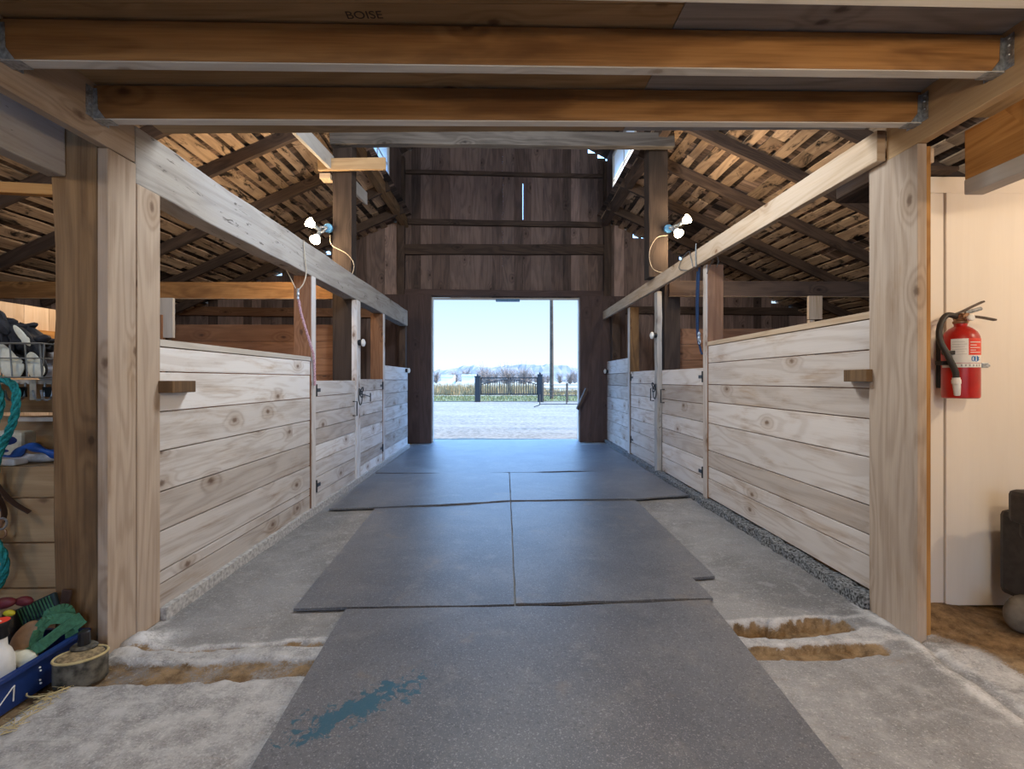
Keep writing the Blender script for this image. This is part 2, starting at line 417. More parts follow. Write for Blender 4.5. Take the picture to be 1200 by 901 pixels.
def text_mesh(body, size, thick=.0004):
    cu = bpy.data.curves.new('lettering', 'FONT'); cu.body = body; cu.size = size; cu.extrude = thick; cu.align_x = 'CENTER'
    o = bpy.data.objects.new('lettering', cu); COL.objects.link(o)
    dg = bpy.context.evaluated_depsgraph_get(); me = bpy.data.meshes.new_from_object(o.evaluated_get(dg))
    bpy.data.objects.remove(o); return me
# ================================================================== the barn
XL, XR = -1.72, 1.95                      # aisle faces of the two rows of stalls
def cr(y, x): return y + .04 * x          # the barn's cross lines run a little askew
TACK, EXT = 'on the tack-shelf side', 'on the extinguisher side'

# ---- floor: broken concrete with a dirt-filled channel across it, dirt beyond the aisle
def fbm(x, y, seed=0):
    return (math.sin(x * 7.1 + 1.3 + seed) * math.sin(y * 6.3 + .7) + .6 * math.sin(x * 17.3 + y * 5.1 + seed) * math.sin(y * 15.7 - x * 3.0) +
            .35 * math.sin(x * 41 + y * 13 + seed * 2) * math.sin(y * 37 - x * 11 + 2) + .2 * math.sin(x * 93 - y * 31) * math.sin(y * 87 + x * 29)) / 1.6
def sstep(a, b, x):
    t = min(1, max(0, (x - a) / (b - a))); return t * t * (3 - 2 * t)
def floor_at(x, y):
    """height, dirt, pale"""
    n = fbm(x, y); n2 = fbm(x * 1.7 + 9, y * 1.7, 3); nb = fbm(x * 3, y * 3, 5)
    z = .004 * n; dirt = 0.0; pale = 0.0
    inside = sstep(-1.80, -1.74, x + .025 * n)
    w = .016 * n + .009 * nb + .006 * fbm(x * 7, y * 7, 2) * (1 - sstep(.2, 1.2, x))
    rear = 2.315 + .075 * x + w; s1 = 2.265 + .06 * x + .014 * n2; s0 = 2.155 + .035 * x + .016 * n2; fr = 2.015 + .05 * x + w
    right = sstep(.2, 1.2, x)
    if right > 0:                          # the dirt pit before the post on the extinguisher side
        s1 -= right * (.045 + .02 * n2 + .05 * math.exp(-((x - 1.35) / .28) ** 2)); fr += .0 * right
    def trench(a, b, depth):
        return depth * sstep(a - .004, a + .012, y) * (1 - sstep(b - .012, b + .004, y))
    t1 = trench(s1, rear, .022 + .055 * right); t2 = trench(fr, s0, .026 + .018 * right)
    if right and x > 1.62: t1 *= 1 - sstep(1.62, 1.72, x + .02 * n); t2 *= 1 - sstep(1.5, 1.8, x)
    t = t1 + t2
    z -= t * (1 + .25 * n2)
    dl = .62 + .38 * right + .25 * nb
    dirt = max(dirt, dl * min(1, t1 / .016), dl * min(1, t2 / .02))
    if s1 - .0 > y > s0: z += .006 * n2; pale = max(pale, .42)
    # chalky broken lips of the channel
    for e in (rear, s0, fr, s1):
        pale = max(pale, .62 * math.exp(-((y - e - .006) / .014) ** 2))
    if y < fr: pale = max(pale, -.0 + .30 * sstep(.2, -1.2, x) + .12)
    # outer edges of the aisle slab
    if x < -1.6 and y < 2.5:
        e = -1.73 + .02 * n
        pale = max(pale, .75 * math.exp(-((x - e - .02) / .04) ** 2))
        o = sstep(e, e - .05, x); z -= .03 * o; dirt = max(dirt, o)
    if x > 1.5:
        e = 1.875 + .02 * n + .05 * sstep(2.0, 2.3, y)
        if y < 2.6:
            cz = math.exp(-((x - e) / .018) ** 2); z -= .022 * cz; pale = max(pale, .8 * math.exp(-((x - e + .05) / .04) ** 2))
            patch = math.exp(-(((x - 1.68) / .13) ** 2 + ((y - 2.06) / .07) ** 2) * 1.5); pale *= 1 - .8 * patch; dirt = max(dirt, .42 * patch)
            o = sstep(2.02, 2.16, x + .9 * (y - 2.12) * sstep(2.0, 2.3, y) + .03 * n) * sstep(e, e + .03, x)
            if y > 2.24: o = max(o, sstep(1.90, 1.96, x))
            pale = max(pale, .5 * (1 - o) * sstep(e, e + .03, x))
            dirt = max(dirt, o); z += o * (.018 + .012 * n) + .03 * o * math.exp(-((x - 2.1) / .25) ** 2 - ((y - 2.42) / .12) ** 2)
        else:
            o = sstep(XR - .0, XR + .05, x); dirt = max(dirt, o)
    if x < XL - .04 and y >= 2.5: dirt = 1
    if abs(y - 2.4) < .3 and x < -1.2:     # chalky rubble at the foot of the post
        pale = max(pale, math.exp(-((x + 1.62) / .10) ** 2 - ((y - 2.25) / .12) ** 2)); z += .03 * math.exp(-((x + 1.66) / .06) ** 2 - ((y - 2.24) / .08) ** 2) * (1 + n)
    return z, dirt, pale
def axis(stops):
    out = []
    for (a, b, st) in stops:
        n = max(1, round((b - a) / st)); out += [a + (b - a) * i / n for i in range(n)]
    return out + [stops[-1][1]]
xs = axis([(-6.2, -2.4, .4), (-2.4, 2.8, .022), (2.8, 6.2, .4)])
ys = axis([(-4, 1.2, .3), (1.2, 1.9, .035), (1.9, 2.6, .0125), (2.6, 3.4, .06), (3.4, 9.75, .2)])
me = bpy.data.meshes.new('floor'); V = []; D = []; PL = []
for y in ys:
    for x in xs:
        z, d, p = floor_at(x, y); V.append((x, y, z)); D.append(d); PL.append(p)
nx = len(xs)
me.from_pydata(V, [], [(j * nx + i, j * nx + i + 1, (j + 1) * nx + i + 1, (j + 1) * nx + i) for j in range(len(ys) - 1) for i in range(nx - 1)])
for nm, dat in (('dirt', D), ('pale', PL)):
    a = me.attributes.new(nm, 'FLOAT', 'POINT'); a.data.foreach_set('value', dat)
me.materials.append(M['floor'])
for p in me.polygons: p.use_smooth = True
fl = bpy.data.objects.new('floor', me); COL.objects.link(fl); struct(fl, 'worn concrete aisle floor with a broken dirt-filled channel across it')

# ---- rubber mats
def mat_mesh(pts, z, lift=0.0, mat='mat', seed=0, wav=0.0):
    bm = bmesh.new(); vs = [bm.verts.new((x, y, z)) for x, y in pts]; f = bm.faces.new(vs)
    for k in range(5):
        bmesh.ops.subdivide_edges(bm, edges=[e for e in bm.edges if e.calc_length() > .16], cuts=1, use_grid_fill=True)
    bmesh.ops.triangulate(bm, faces=[f for f in bm.faces if len(f.verts) > 4])
    for v in bm.verts:
        v.co.z += wav * (.5 + .5 * fbm(v.co.x * .35 + seed, v.co.y * .5, seed))
        if lift: v.co.z += lift * max(0, fbm(v.co.x * .5, v.co.y * .5, seed))
        v.co.x += .003 * fbm(v.co.x, v.co.y * 2, seed); v.co.y += .005 * fbm(v.co.x * 2, v.co.y, seed + 1)
    r = bmesh.ops.extrude_face_region(bm, geom=bm.faces[:])
    for g in r['geom']:
        if isinstance(g, bmesh.types.BMVert): g.co.z += .014
    bmesh.ops.recalc_face_normals(bm, faces=bm.faces[:])
    m = bpy.data.meshes.new('rubber_mat'); bm.to_mesh(m); bm.free(); m.materials.append(M[mat])
    o = bpy.data.objects.new('rubber_mat', m); COL.objects.link(o)
    for p in m.polygons: p.use_smooth = abs(p.normal.z) > .8
    try: m.set_sharp_from_angle(angle=math.radians(40))
    except Exception: pass
    return o
def rubmat(pts, label, mat='mat', seed=0, z=.008, wav=.006):
    tag(mat_mesh(pts, z, 0, mat, seed, wav), label, 'mat', 'rubber mats down the aisle')
rubmat([(-.745, 1.0), (.99, 1.0), (1.085, 2.575), (.30, 2.515), (-.815, 2.495)], 'scuffed grey rubber stall mat with a teal paint spill', 'mat_paint', 1, .014, .004)
rubmat([(-1.09, 2.52), (.048, 2.555), (.048, 4.70), (-.60, 4.55), (-1.19, 4.46)], 'plain-edged rubber mat behind the paint-spilled mat, tack-shelf half of the aisle', 'mat', 2, .006)
rubmat([(.058, 2.56), (1.12, 2.61), (1.114, 2.88), (1.256, 2.90), (1.28, 4.75), (.058, 4.70)], 'rubber mat with a notched corner, behind the paint-spilled mat', 'mat', 3, .006)
rubmat([(-1.60, 4.44), (-.60, 4.56), (.048, 4.715), (.048, 6.12), (-1.62, 6.08)], 'bluish rubber mat with a lifted front edge, second row ' + TACK, 'mat', 4, .012, .014)
rubmat([(.058, 4.715), (1.27, 4.765), (1.865, 4.90), (1.82, 6.18), (.058, 6.12)], 'bluish rubber mat with a lifted front edge, second row ' + EXT, 'mat', 5, .012, .016)
rubmat([(-1.62, 6.10), (.05, 6.14), (1.82, 6.20), (1.80, 8.74), (-1.60, 8.60)], 'wide rippled blue-sheened rubber mat behind the centre seam', 'mat', 6, .012, .018)
rubmat([(-1.36, 8.63), (1.40, 8.75), (1.42, 9.62), (-1.36, 9.52)], 'last rubber mat, lying across the open barn doorway', 'mat', 7, .008, .008)

# ---- curbs under the stall fronts
c = MB(); c.beam((XL + .005, 2.45, .028), (XL + .005, 8.65, .028), .05, .07, segs=90, jit=.0015)
struct(c.build('baseboard_left', 'curb_pale'), 'pale rough concrete curb under the stall boards')
c = MB(); c.beam((XR - .02, 2.52, .022), (XR - .02, 9.45, .022), .10, .075, segs=90, jit=.012)
struct(c.build('baseboard_right', 'curb'), 'dark crumbling curb under the stall boards')

# ---- stall fronts
def sgn(s): return -1 if s == 'L' else 1
def boards(s, xf, y0, y1, zl, th=.038, gap=.006, jit=0.0, sag=0.0):
    m = MB(); d = sgn(s)
    for a, b in zip(zl[:-1], zl[1:]):
        x0, x1 = (xf, xf + d * th) if d > 0 else (xf + d * th, xf)
        m.beam(((x0 + x1) / 2 + R.uniform(-.002, .002), y0, (a + b) / 2), ((x0 + x1) / 2 + R.uniform(-.002, .002), y1, (a + b) / 2 + sag), th, b - a - gap, tv=.16)
    return m
def nub(s, y0, y1, z0, z1, parent):
    """sawn wooden peg block on the boards: a wedge-ended block"""
    d = sgn(s); xf = XL if s == 'L' else XR
    m = MB(); x0 = xf; x1 = xf - d * .075
    ya, yb, yc = y0, y1 - .05, y1
    lo = [(x0, ya), (x1, ya), (x1, yb), (x0, yc)]
    if d > 0: lo = lo[::-1]
    m.poly(lo, z0, z1)
    return m
white = {'L': 'white', 'R': 'white_warm'}
# solid panels next to the front posts
zl_L = [.03, .18, .243, .443, .641, .843, 1.04, 1.24, 1.365]
zl_R = [.075, .256, .37, .526, .785, .99, 1.154, 1.36, 1.525]
t = thing('stall_barrier', 'long whitewashed stall panel beside the thick brown post and tack shelf', 'stall barrier', (XL, 3.38, 0), 'whitewashed stall fronts')
boards('L', XL, 2.44, 4.31, zl_L).build('board_facing', 'white', t, .003)
MB().box(XL - .05, XL + .006, 2.44, 4.315, 1.367, 1.402).build('cap_rail', 'edge', t, .002)
nub('L', 2.43, 2.66, 1.135, 1.195, t).build('wedge_block', 'brown', t, .003, label='bare brown wedge block')
t = thing('stall_barrier', 'long whitewashed stall panel beside the cream wall, pale cap rail on top', 'stall barrier', (XR, 3.6, 0), 'whitewashed stall fronts')
boards('R', XR, 2.53, 4.64, zl_R).build('board_facing', 'white_warm', t, .003)
MB().box(XR - .006, XR + .05, 2.53, 4.645, 1.527, 1.565).build('cap_rail', 'pine', t, .002)
nub('R', 2.50, 2.72, 1.19, 1.255, t).build('wedge_block', 'brown', t, .003, label='bare brown wedge block')
# far panels
t = thing('stall_barrier', 'short whitewashed panel between the last door and end wall ' + TACK, 'stall barrier', (XL, 7.7, 0), 'whitewashed stall fronts')
boards('L', XL, 6.93, 8.60, [.03, .20, .40, .60, .80, 1.0, 1.2, 1.41]).build('board_facing', 'white', t, .003)
t = thing('stall_barrier', 'short whitewashed panel between the last door and end wall ' + EXT, 'stall barrier', (XR, 8.5, 0), 'whitewashed stall fronts')
boards('R', XR, 7.70, 9.40, [.06, .22, .44, .66, .88, 1.10, 1.31, 1.55]).build('board_facing', 'white_warm', t, .003)
# doors of the stalls
def hinge(m, xf, d, y, z, dy):
    """barrel and leaf of a hinge on the aisle face"""
    m.box(min(xf, xf - d * .008), max(xf, xf - d * .008), y - .01, y + .01, z - .05, z + .05)
    m.tube([(xf - d * .010, y, z - .055), (xf - d * .010, y, z + .055)], .008, 8)
    y2 = y + dy * .11
    m.box(min(xf, xf - d * .005), max(xf, xf - d * .005), min(y, y2), max(y, y2), z - .016, z + .016)
def stall_door(s, y0, y1, zl, label, hy, latch_y, handle):
    d = sgn(s); xf = XL if s == 'L' else XR
    t = thing('stall_door', label, 'stall door', (xf, (y0 + y1) / 2, zl[0]), 'whitewashed half doors of the stalls')
    boards(s, xf, y0, y1, zl).build('board_facing', white[s], t, .003)
    dy = 1 if hy < (y0 + y1) / 2 else -1
    for z in (zl[-1] - .09, zl[0] + .22):
        m = MB(); hinge(m, xf, d, hy, z, dy); m.build('hinge', 'iron', t)
    zt = zl[-1] - .24
    ly = latch_y
    if handle == 'D':
        m = MB(); x = xf - d * .045
        m.tube([(xf, ly, zt), (x, ly, zt), (x, ly, zt - .16), (xf, ly, zt - .16)], .007, 8); m.build('pull_handle', 'iron', t)
    elif handle == 'T':
        m = MB(); p0 = Vector((xf - d * .01, ly, zt + .06)); p1 = Vector((xf - d * .04, ly + .26, zt + .02))
        m.tube([p0, p1], .006, 8); m.tube([p1 + Vector((0, 0, .045)), p1 - Vector((0, 0, .06))], .007, 8); m.build('bolt_handle', 'iron', t)
    return t
stall_door('L', 4.42, 5.60, [.015 + .1475 * i for i in range(9)], 'whitewashed half door next to the striped cord ' + TACK, 4.435, 5.52, 'D')
stall_door('L', 5.76, 6.84, [.03 + .1475 * i for i in range(9)], 'whitewashed half door with a T-shaped bolt ' + TACK, 6.83, 5.83, 'T')
stall_door('R', 4.74, 6.02, [.07 + .1786 * i for i in range(8)], 'whitewashed half door under the blue rope ' + EXT, 4.76, 5.93, 'D')
stall_door('R', 6.26, 7.52, [.06 + .181 * i for i in range(8)], 'whitewashed half door beyond the tall centre post ' + EXT, 7.50, 6.35, 'D')

# ---- posts between doors
def post(name, label, x0, x1, y0, y1, z0, z1, mat, strip=None, group='door posts of the stalls', bevel=.004, jit=0.0):
    m = MB().beam(((x0 + x1) / 2, (y0 + y1) / 2, z0), ((x0 + x1) / 2, (y0 + y1) / 2, z1), x1 - x0, y1 - y0, up=(0, 1, 0), segs=8 if jit else 1, jit=jit)
    if strip:
        t = thing(name, label, 'post', ((x0 + x1) / 2, (y0 + y1) / 2, z0), group)
        m.build('timber', mat, t, bevel)
        MB().box(*strip[:6]).build('facing_strip', strip[6], t, .002)
        return t
    return tag(m.build(name, mat, None, bevel), label, 'post', group)
post('stall_post', 'brown white-edged post between the long panel and first door ' + TACK, -1.87, XL + .004, 4.325, 4.41, .0, 2.12, 'reddish', (XL + .004, XL + .014, 4.325, 4.41, .0, 2.12, 'white'))
post('stall_post', 'brown post with a white aisle edge, past the T-shaped bolt ' + TACK, -1.89, XL + .004, 6.85, 6.93, .0, 2.13, 'reddish', (XL + .004, XL + .014, 6.85, 6.93, .0, 2.13, 'white'))
post('stall_post', 'dark post at the end of the stall row ' + TACK, -1.87, XL - .04, 8.60, 8.74, .0, 2.40, 'dark')
post('stall_post', 'brown white-edged post between the long panel and first door ' + EXT, XR - .004, 2.10, 4.65, 4.73, .0, 2.31, 'reddish', (XR - .016, XR - .004, 4.65, 4.73, .0, 2.31, 'white_warm'))
post('stall_post', 'sunlit brown white-edged post beyond the tall centre post ' + EXT, XR - .004, 2.08, 7.53, 7.68, .0, 2.33, 'brown', (XR - .014, XR - .004, 7.56, 7.66, .0, 2.33, 'white'))
post('stall_post', 'dark post beside the end wall at the end of the row ' + EXT, XR + .045, 2.15, 9.05, 9.2, .0, 2.45, 'dark')
# tall centre posts
post('tall_post', 'tall dark post carrying the short pine clamp board ' + TACK, -1.985, XL - .045, 5.62, 5.80, .0, 3.98, 'tallpost', (XL - .045, XL + .016, 5.615, 5.755, .0, 2.12, 'white'), group='tall roof posts', jit=.004)
post('tall_post', 'tall dark post carrying a twin floodlight ' + EXT, XR - .16, 2.03, 6.03, 6.24, 2.48, 4.12, 'tallpost', None, group='tall roof posts', jit=.004)
post('tall_post', 'lower length of the tall dark post behind the latch strip ' + EXT, XR + .045, 2.19, 6.05, 6.26, .0, 2.48, 'tallpost', None, group='tall roof posts')
tag(MB().beam((XR - .012, 6.135, .02), (XR - .012, 6.135, 2.31), .06, .12, up=(0, 1, 0), segs=14, jit=.003).build('latch_strip', 'grey', None, .004), 'narrow weathered upright strip between the two half doors ' + EXT, 'post')

# latches at the centre strips: rings and snap hooks
def ring(m, c, r, w, ax1, ax2): m.tube(arc(c, r, 0, 2 * PI, 16, ax1, ax2)[:-1], w, 6, closed=True)
def latch(name, label, xf, d, y, z):
    t = thing(name, label, 'latch', (xf, y, z - .15))
    m = MB(); m.box(min(xf, xf - d * .006), max(xf, xf - d * .006), y - .02, y + .02, z - .03, z + .03); m.build('staple_plate', 'iron', t)
    m = MB(); ring(m, (xf - d * .022, y + .03, z), .042, .007, (0, 1, 0), (d * -.3, 0, 1)); m.build('steel_ring', 'iron', t)
    m = MB(); ring(m, (xf - d * .03, y - .03, z - .03), .048, .006, (0, 1, 0), (d * .3, 0, 1)); m.build('steel_ring', 'iron', t)
    m = MB(); P = spline([(xf - d * .03, y - .10, z - .03), (xf - d * .035, y - .13, z - .09), (xf - d * .03, y - .06, z - .16), (xf - d * .03, y + .0, z - .13), (xf - d * .03, y + .01, z - .06)], 6); m.tube(P, .006, 6); m.build('snap_hook', 'iron', t)
latch('ring_latch', 'black ring-and-hook latch on the whitewashed centre strip ' + TACK, XL + .016, -1, 5.70, 1.07)
latch('ring_latch', 'black ring-and-hook latch on the weathered strip ' + EXT, XR - .042, 1, 6.135, 1.12)
def insulator(label, x, d, y, z):
    t = thing('insulator_knob', label, 'knob', (x, y, z - .05))
    m = MB(); m.lathe([(.030, 0), (.034, .01), (.034, .028), (.02, .04)], (x, y, z), 16, axis='x', rot=Matrix.Scale(-d, 3, (1, 0, 0))); m.build('clamp', 'iron', t)
    m = MB(); m.lathe([(.040, .04), (.046, .05), (.042, .065), (.02, .075)], (x, y + .02, z), 16, axis='x', rot=Matrix.Scale(-d, 3, (1, 0, 0))); m.build('white_disc', 'whitebutton', t)
insulator('white disc on a dark clamp, high on the centre strip ' + TACK, XL + .016, -1, 5.66, 1.63)
insulator('white disc on a dark clamp, high on the weathered strip ' + EXT, XR - .042, 1, 6.10, 1.76)
insulator('small white disc on the short end panel ' + TACK, XL, -1, 8.42, 1.36)
insulator('small white disc on the short end panel ' + EXT, XR, 1, 9.2, 1.36)

# ---- front post groups
post('squared_post', 'thick old brown square post at the broken channel, beside the tack shelf', -1.965, -1.772, 2.14, 2.32, -.03, 2.37, 'brown', None, group=None, bevel=.008, jit=.006)
tag(MB().box(XL - .045, XL, 2.13, 2.292, 0, 2.205, grain='z').build('post_plank', 'tan', None, .004), 'wide pale plank nailed to the thick brown post, knotty, facing the aisle', 'plank')
tag(MB().box(XL - .045, XL + .004, 2.294, 2.445, .0, 2.115, grain='z').build('post_plank', 'tan', None, .004), 'narrower pale plank beside the wide knotty plank, under the grey beam', 'plank')
tag(MB().box(1.908, 1.953, 2.225, 2.525, -.02, 2.295, grain='z').build('post_plank', 'tan', None, .004), 'wide pale fir plank post between the long stall panel and the cream wall', 'plank')
MBp = MB().box(1.955, 1.985, 2.24, 2.50, 0, 2.29, grain='z'); tag(MBp.build('post_plank', 'orange', None, .003), 'thin amber backing board behind the wide pale plank post', 'plank')

# ---- long aisle beams
def member(name, label, p0, p1, w, h, mat, cat='beam', group=None, bevel=.004, segs=1, jit=0.0, up=(0, 0, 1), tone=None):
    return tag(MB().beam(p0, p1, w, h, up=up, segs=segs, jit=jit, tone=tone).build(name, mat, None, bevel), label, cat, group)
member('aisle_beam', 'gnarled grey weathered beam above the stall fronts ' + TACK, (XL - .07, 2.285, 2.245), (XL - .07, 8.62, 2.285), .14, .27, 'grey', segs=24, jit=.004, bevel=.008)
member('aisle_beam', 'pale new pine beam above the stall fronts ' + EXT, (XR - .058, 2.42, 2.378), (XR - .058, 9.42, 2.43), .045, .155, 'pine')
# loft headers and joists
member('loft_header', 'pale fir header under the loft running back to the knotty plank post', (XL - .022, -.6, 2.30), (XL - .022, 2.283, 2.345), .045, .27, 'tan')
member('loft_header', 'amber fir header under the loft ' + EXT, (1.912 + .022, -.6, 2.45), (1.912 + .022, 2.415, 2.42), .045, .25, 'ply')
J = [(1.35, 1.50), (1.70, 1.855), (2.075, 2.225)]
JL = ['loft joist showing only its pale underside, first of the three joists', 'amber loft joist with metal hangers, middle one of the three joists', 'amber loft joist with metal hangers, the one beside the open roof']
for (yl, yr), lb in zip(J, JL):
    a = Vector((XL + .002, yl, 2.29)); b = Vector((1.908, yr, 2.38))
    t = thing('loft_joist', lb, 'joist', (0, (yl + yr) / 2, 2.3), 'loft joists')
    up = Vector((0, 0, .07)); MB().beam(a + up + Vector((0, 0, .001)), b + up + Vector((0, 0, .001)), .042, .138).build('timber', 'amber_dull', t, .003)
    MB().beam(a + Vector((.0, 0, -.0015)), b + Vector((0, 0, -.0015)), .0425, .005).build('pale_underside', 'edge', t, .001, label='pale whitish underside')
    for (p, q) in ((a, 1), (b, -1)):
        m = MB(); L = .075
        for sy in (-1, 1):
            yy = p.y + sy * .0235
            pts = [(p.x, p.z), (p.x + q * .05, p.z), (p.x + q * .02, p.z + .04), (p.x + q * .016, p.z + .125), (p.x, p.z + .125)]
            b0 = len(m.v)
            for dy in (-.0012, .0012):
                for x, z in pts: m.v.append((x, yy + dy, z))
            n = 5
            m.face([b0 + i for i in range(n)]); m.face([b0 + n + i for i in range(n)][::-1])
            for i in range(n): m.face((b0 + (i + 1) % n, b0 + i, b0 + n + i, b0 + n + (i + 1) % n))
            m.box(min(p.x, p.x + q * .002), max(p.x, p.x + q * .002), min(yy, yy + sy * .035), max(yy, yy + sy * .035), p.z, p.z + .125)
            for zz in (.05, .085, .11): m.ball((p.x + q * .003, yy + sy * .018, p.z + zz), .005, 8)
        m.box(min(p.x, p.x + q * .07), max(p.x, p.x + q * .07), p.y - .0245, p.y + .0245, p.z - .0065, p.z - .0042)
        m.build('joist_hanger', 'steel', t, label='galvanised joist hanger')
# loft deck
m = MB()
yy = .2
def deckz(x): return 2.437 + .0247 * (x - XL)
k = 0
while yy < 2.20:
    w = .285
    m.beam((XL, yy + w / 2, deckz(XL) + .014), (.68, yy + w / 2 + .04 * 1.2, deckz(.66) + .014), w - .002, .02, tv=.08); yy += w; k += 1
struct(m.build('ceiling_loft', 'deck'), 'brown loft deck boards above the joists')
m = MB(); yy = .2
while yy < 2.24:
    w = .57
    m.beam((.62, yy + w / 2 + .04, deckz(.62) + .009), (1.91, yy + w / 2 + .07, deckz(1.91) + .009), w - .002, .02, tv=.08); yy += w
struct(m.build('ceiling_loft_patch', 'deck_grey'), 'grey cracked loft deck board above the joists')
# stamp on the deck board
sm = text_mesh('BOISE', .05); so = bpy.data.objects.new('lumber_stamp', sm); COL.objects.link(so)
sm.materials.append(M['blackink']); p = at(431, 33, z=deckz(-.85))
so.matrix_world = Matrix.Translation((p.x, p.y - .03, deckz(p.x) + .0035)) @ Matrix.Rotation(-.024, 4, 'Y') @ Matrix.Rotation(PI, 4, 'X')
tag(so, 'dark mill stamp printed on the loft deck board', 'stamp')

# extra timbers at the front corners
member('side_beam', 'rough grey beam with flaking paint, resting on the thick brown post', (-1.94, -.4, 2.185), (-1.94, 2.135, 2.215), .08, .265, 'grey', segs=14, jit=.004, bevel=.008)
member('side_board', 'short amber board under the flaking grey beam', (-3.2, 2.2, 2.10), (-1.97, 2.30, 2.075), .04, .05, 'orange')
member('side_beam', 'deep amber beam jutting over the cream wall, above the extinguisher', (2.145, .2, 2.245), (2.145, 2.195, 2.225), .09, .225, 'orange')
tag(MB().beam((2.145, .2, 2.10), (2.145, 2.20, 2.080), .088, .07).build('painted_batten', 'greypaint', None, .006), 'pale grey painted batten under the deep amber beam', 'batten')
t = thing('timber_stub', 'sawn timber ends wedged above the cream wall', 'timber', (2.1, 2.42, 2.25))
MB().box(1.99, 2.145, 2.40, 2.9, 2.285, 2.36).build('lower_block', 'tan', t, .006)
MB().box(1.99, 2.09, 2.38, 2.9, 2.362, 2.45).build('upper_block', 'brown', t, .006)
MB().box(1.988, 2.3, 2.43, 2.9, 2.262, 2.283).build('shim_board', 'dark', t, .003)

# ---- cream wall on the extinguisher side
m = MB()
m.beam((2.13, 2.51, .0), (2.13, 2.51, 2.17), .295, .03, up=(0, 1, 0), tv=.01)
m.beam((2.79, 2.505, .03), (2.79, 2.505, 2.17), 1.01, .034, up=(0, 1, 0), tv=.01)
m.beam((1.985, 2.515, 2.215), (3.3, 2.515, 2.215), .03, .085, tv=.01)
m.beam((3.7, 2.52, .0), (3.7, 2.52, 2.26), .8, .03, up=(0, 1, 0), tv=.01)
struct(m.build('wall_cream', 'whitepaint', None, .003), 'cream painted board wall beside the pale plank post')
struct(MB().box(1.99, 4.1, 2.54, 2.56, .02, 2.24, grain='z').build('wall_cream_backing', 'dark'), 'dark backing behind the cream boards')
struct(MB().box(4.1, 4.13, -4, 2.56, 0, 2.6).build('wall_right_front', 'whitepaint'), 'cream side wall of the front bay')

# ---- side roofs: rafters, gapped sheathing, shakes
ZP = {'L': 4.15, 'R': 4.20}; PITCH = .45; XO = 6.2
def roof_z(s, x): return ZP[s] - PITCH * (abs(x) - 1.9)
rn = random.Random(5)
for s in 'LR':
    d = sgn(s); m = MB()
    L = (XO - 1.75) * math.sqrt(1 + PITCH ** 2); q = 0.0; sl = math.sqrt(1 + PITCH ** 2)
    nrm = Vector((d * PITCH, 0, 1)).normalized(); dn = Vector((d, 0, -PITCH)).normalized()
    def rp(l, y, off): 
        return Vector((d * 1.75, 0, ZP[s] + PITCH * .15)) + dn * l + Vector((0, y, 0)) + nrm * off
    l = .06
    while l < L - .1:
        w = rn.uniform(.10, .165)
        y = -2.0 if s == 'L' else 1.5
        while y < 9.35 + .04 * d * (1.75 + l):
            ln = rn.choice((.95, 1.9, 1.9, 2.8)) ; y1 = min(9.40 + .04 * d * (1.75 + l), y + ln)
            if rn.random() > .03:
                dl = rn.uniform(-.012, .012); dl2 = rn.uniform(-.012, .012)
                m.beam(rp(l + w / 2 + dl, y + .003, .10), rp(l + w / 2 + dl2, y1 - .003, .10), w * rn.uniform(.85, 1.08), .022, up=nrm, segs=max(2, int(ln * 4)), jit=.006, tone=rn.uniform(.6, 1.25), rnd=rn)
            y = y1
        l += w + rn.uniform(.045, .085)
    o = struct(m.build('ceiling_' + ('left' if s == 'L' else 'right'), 'roof'), 'gapped old roof sheathing of the lean-to ' + (TACK if s == 'L' else EXT))
    m = MB(); l = 0.0
    while l < L:
        y = -2.0 if s == 'L' else 1.5
        while y < 9.38 + .04 * d * (1.75 + l):
            w = rn.uniform(.07, .19)
            m.beam(rp(l - .02, y + w / 2, .118 + rn.uniform(0, .004)), rp(min(L, l + .40), y + w / 2, .138 + rn.uniform(0, .004)), w + .006, .010, up=nrm, tone=rn.choice((.3, .5, .7, 1.0, 1.5, 2.3)), rnd=rn)
            y += w
        l += .36
    m.build('roof_shakes', 'shake', o)
RY = {'L': [2.75, 3.7, 4.7, 5.55, 6.65, 7.65, 8.65], 'R': [2.7, 3.6, 4.55, 5.5, 6.44, 7.45, 8.48]}
ordn = ['first', 'second', 'third', 'fourth', 'fifth', 'sixth', 'seventh']
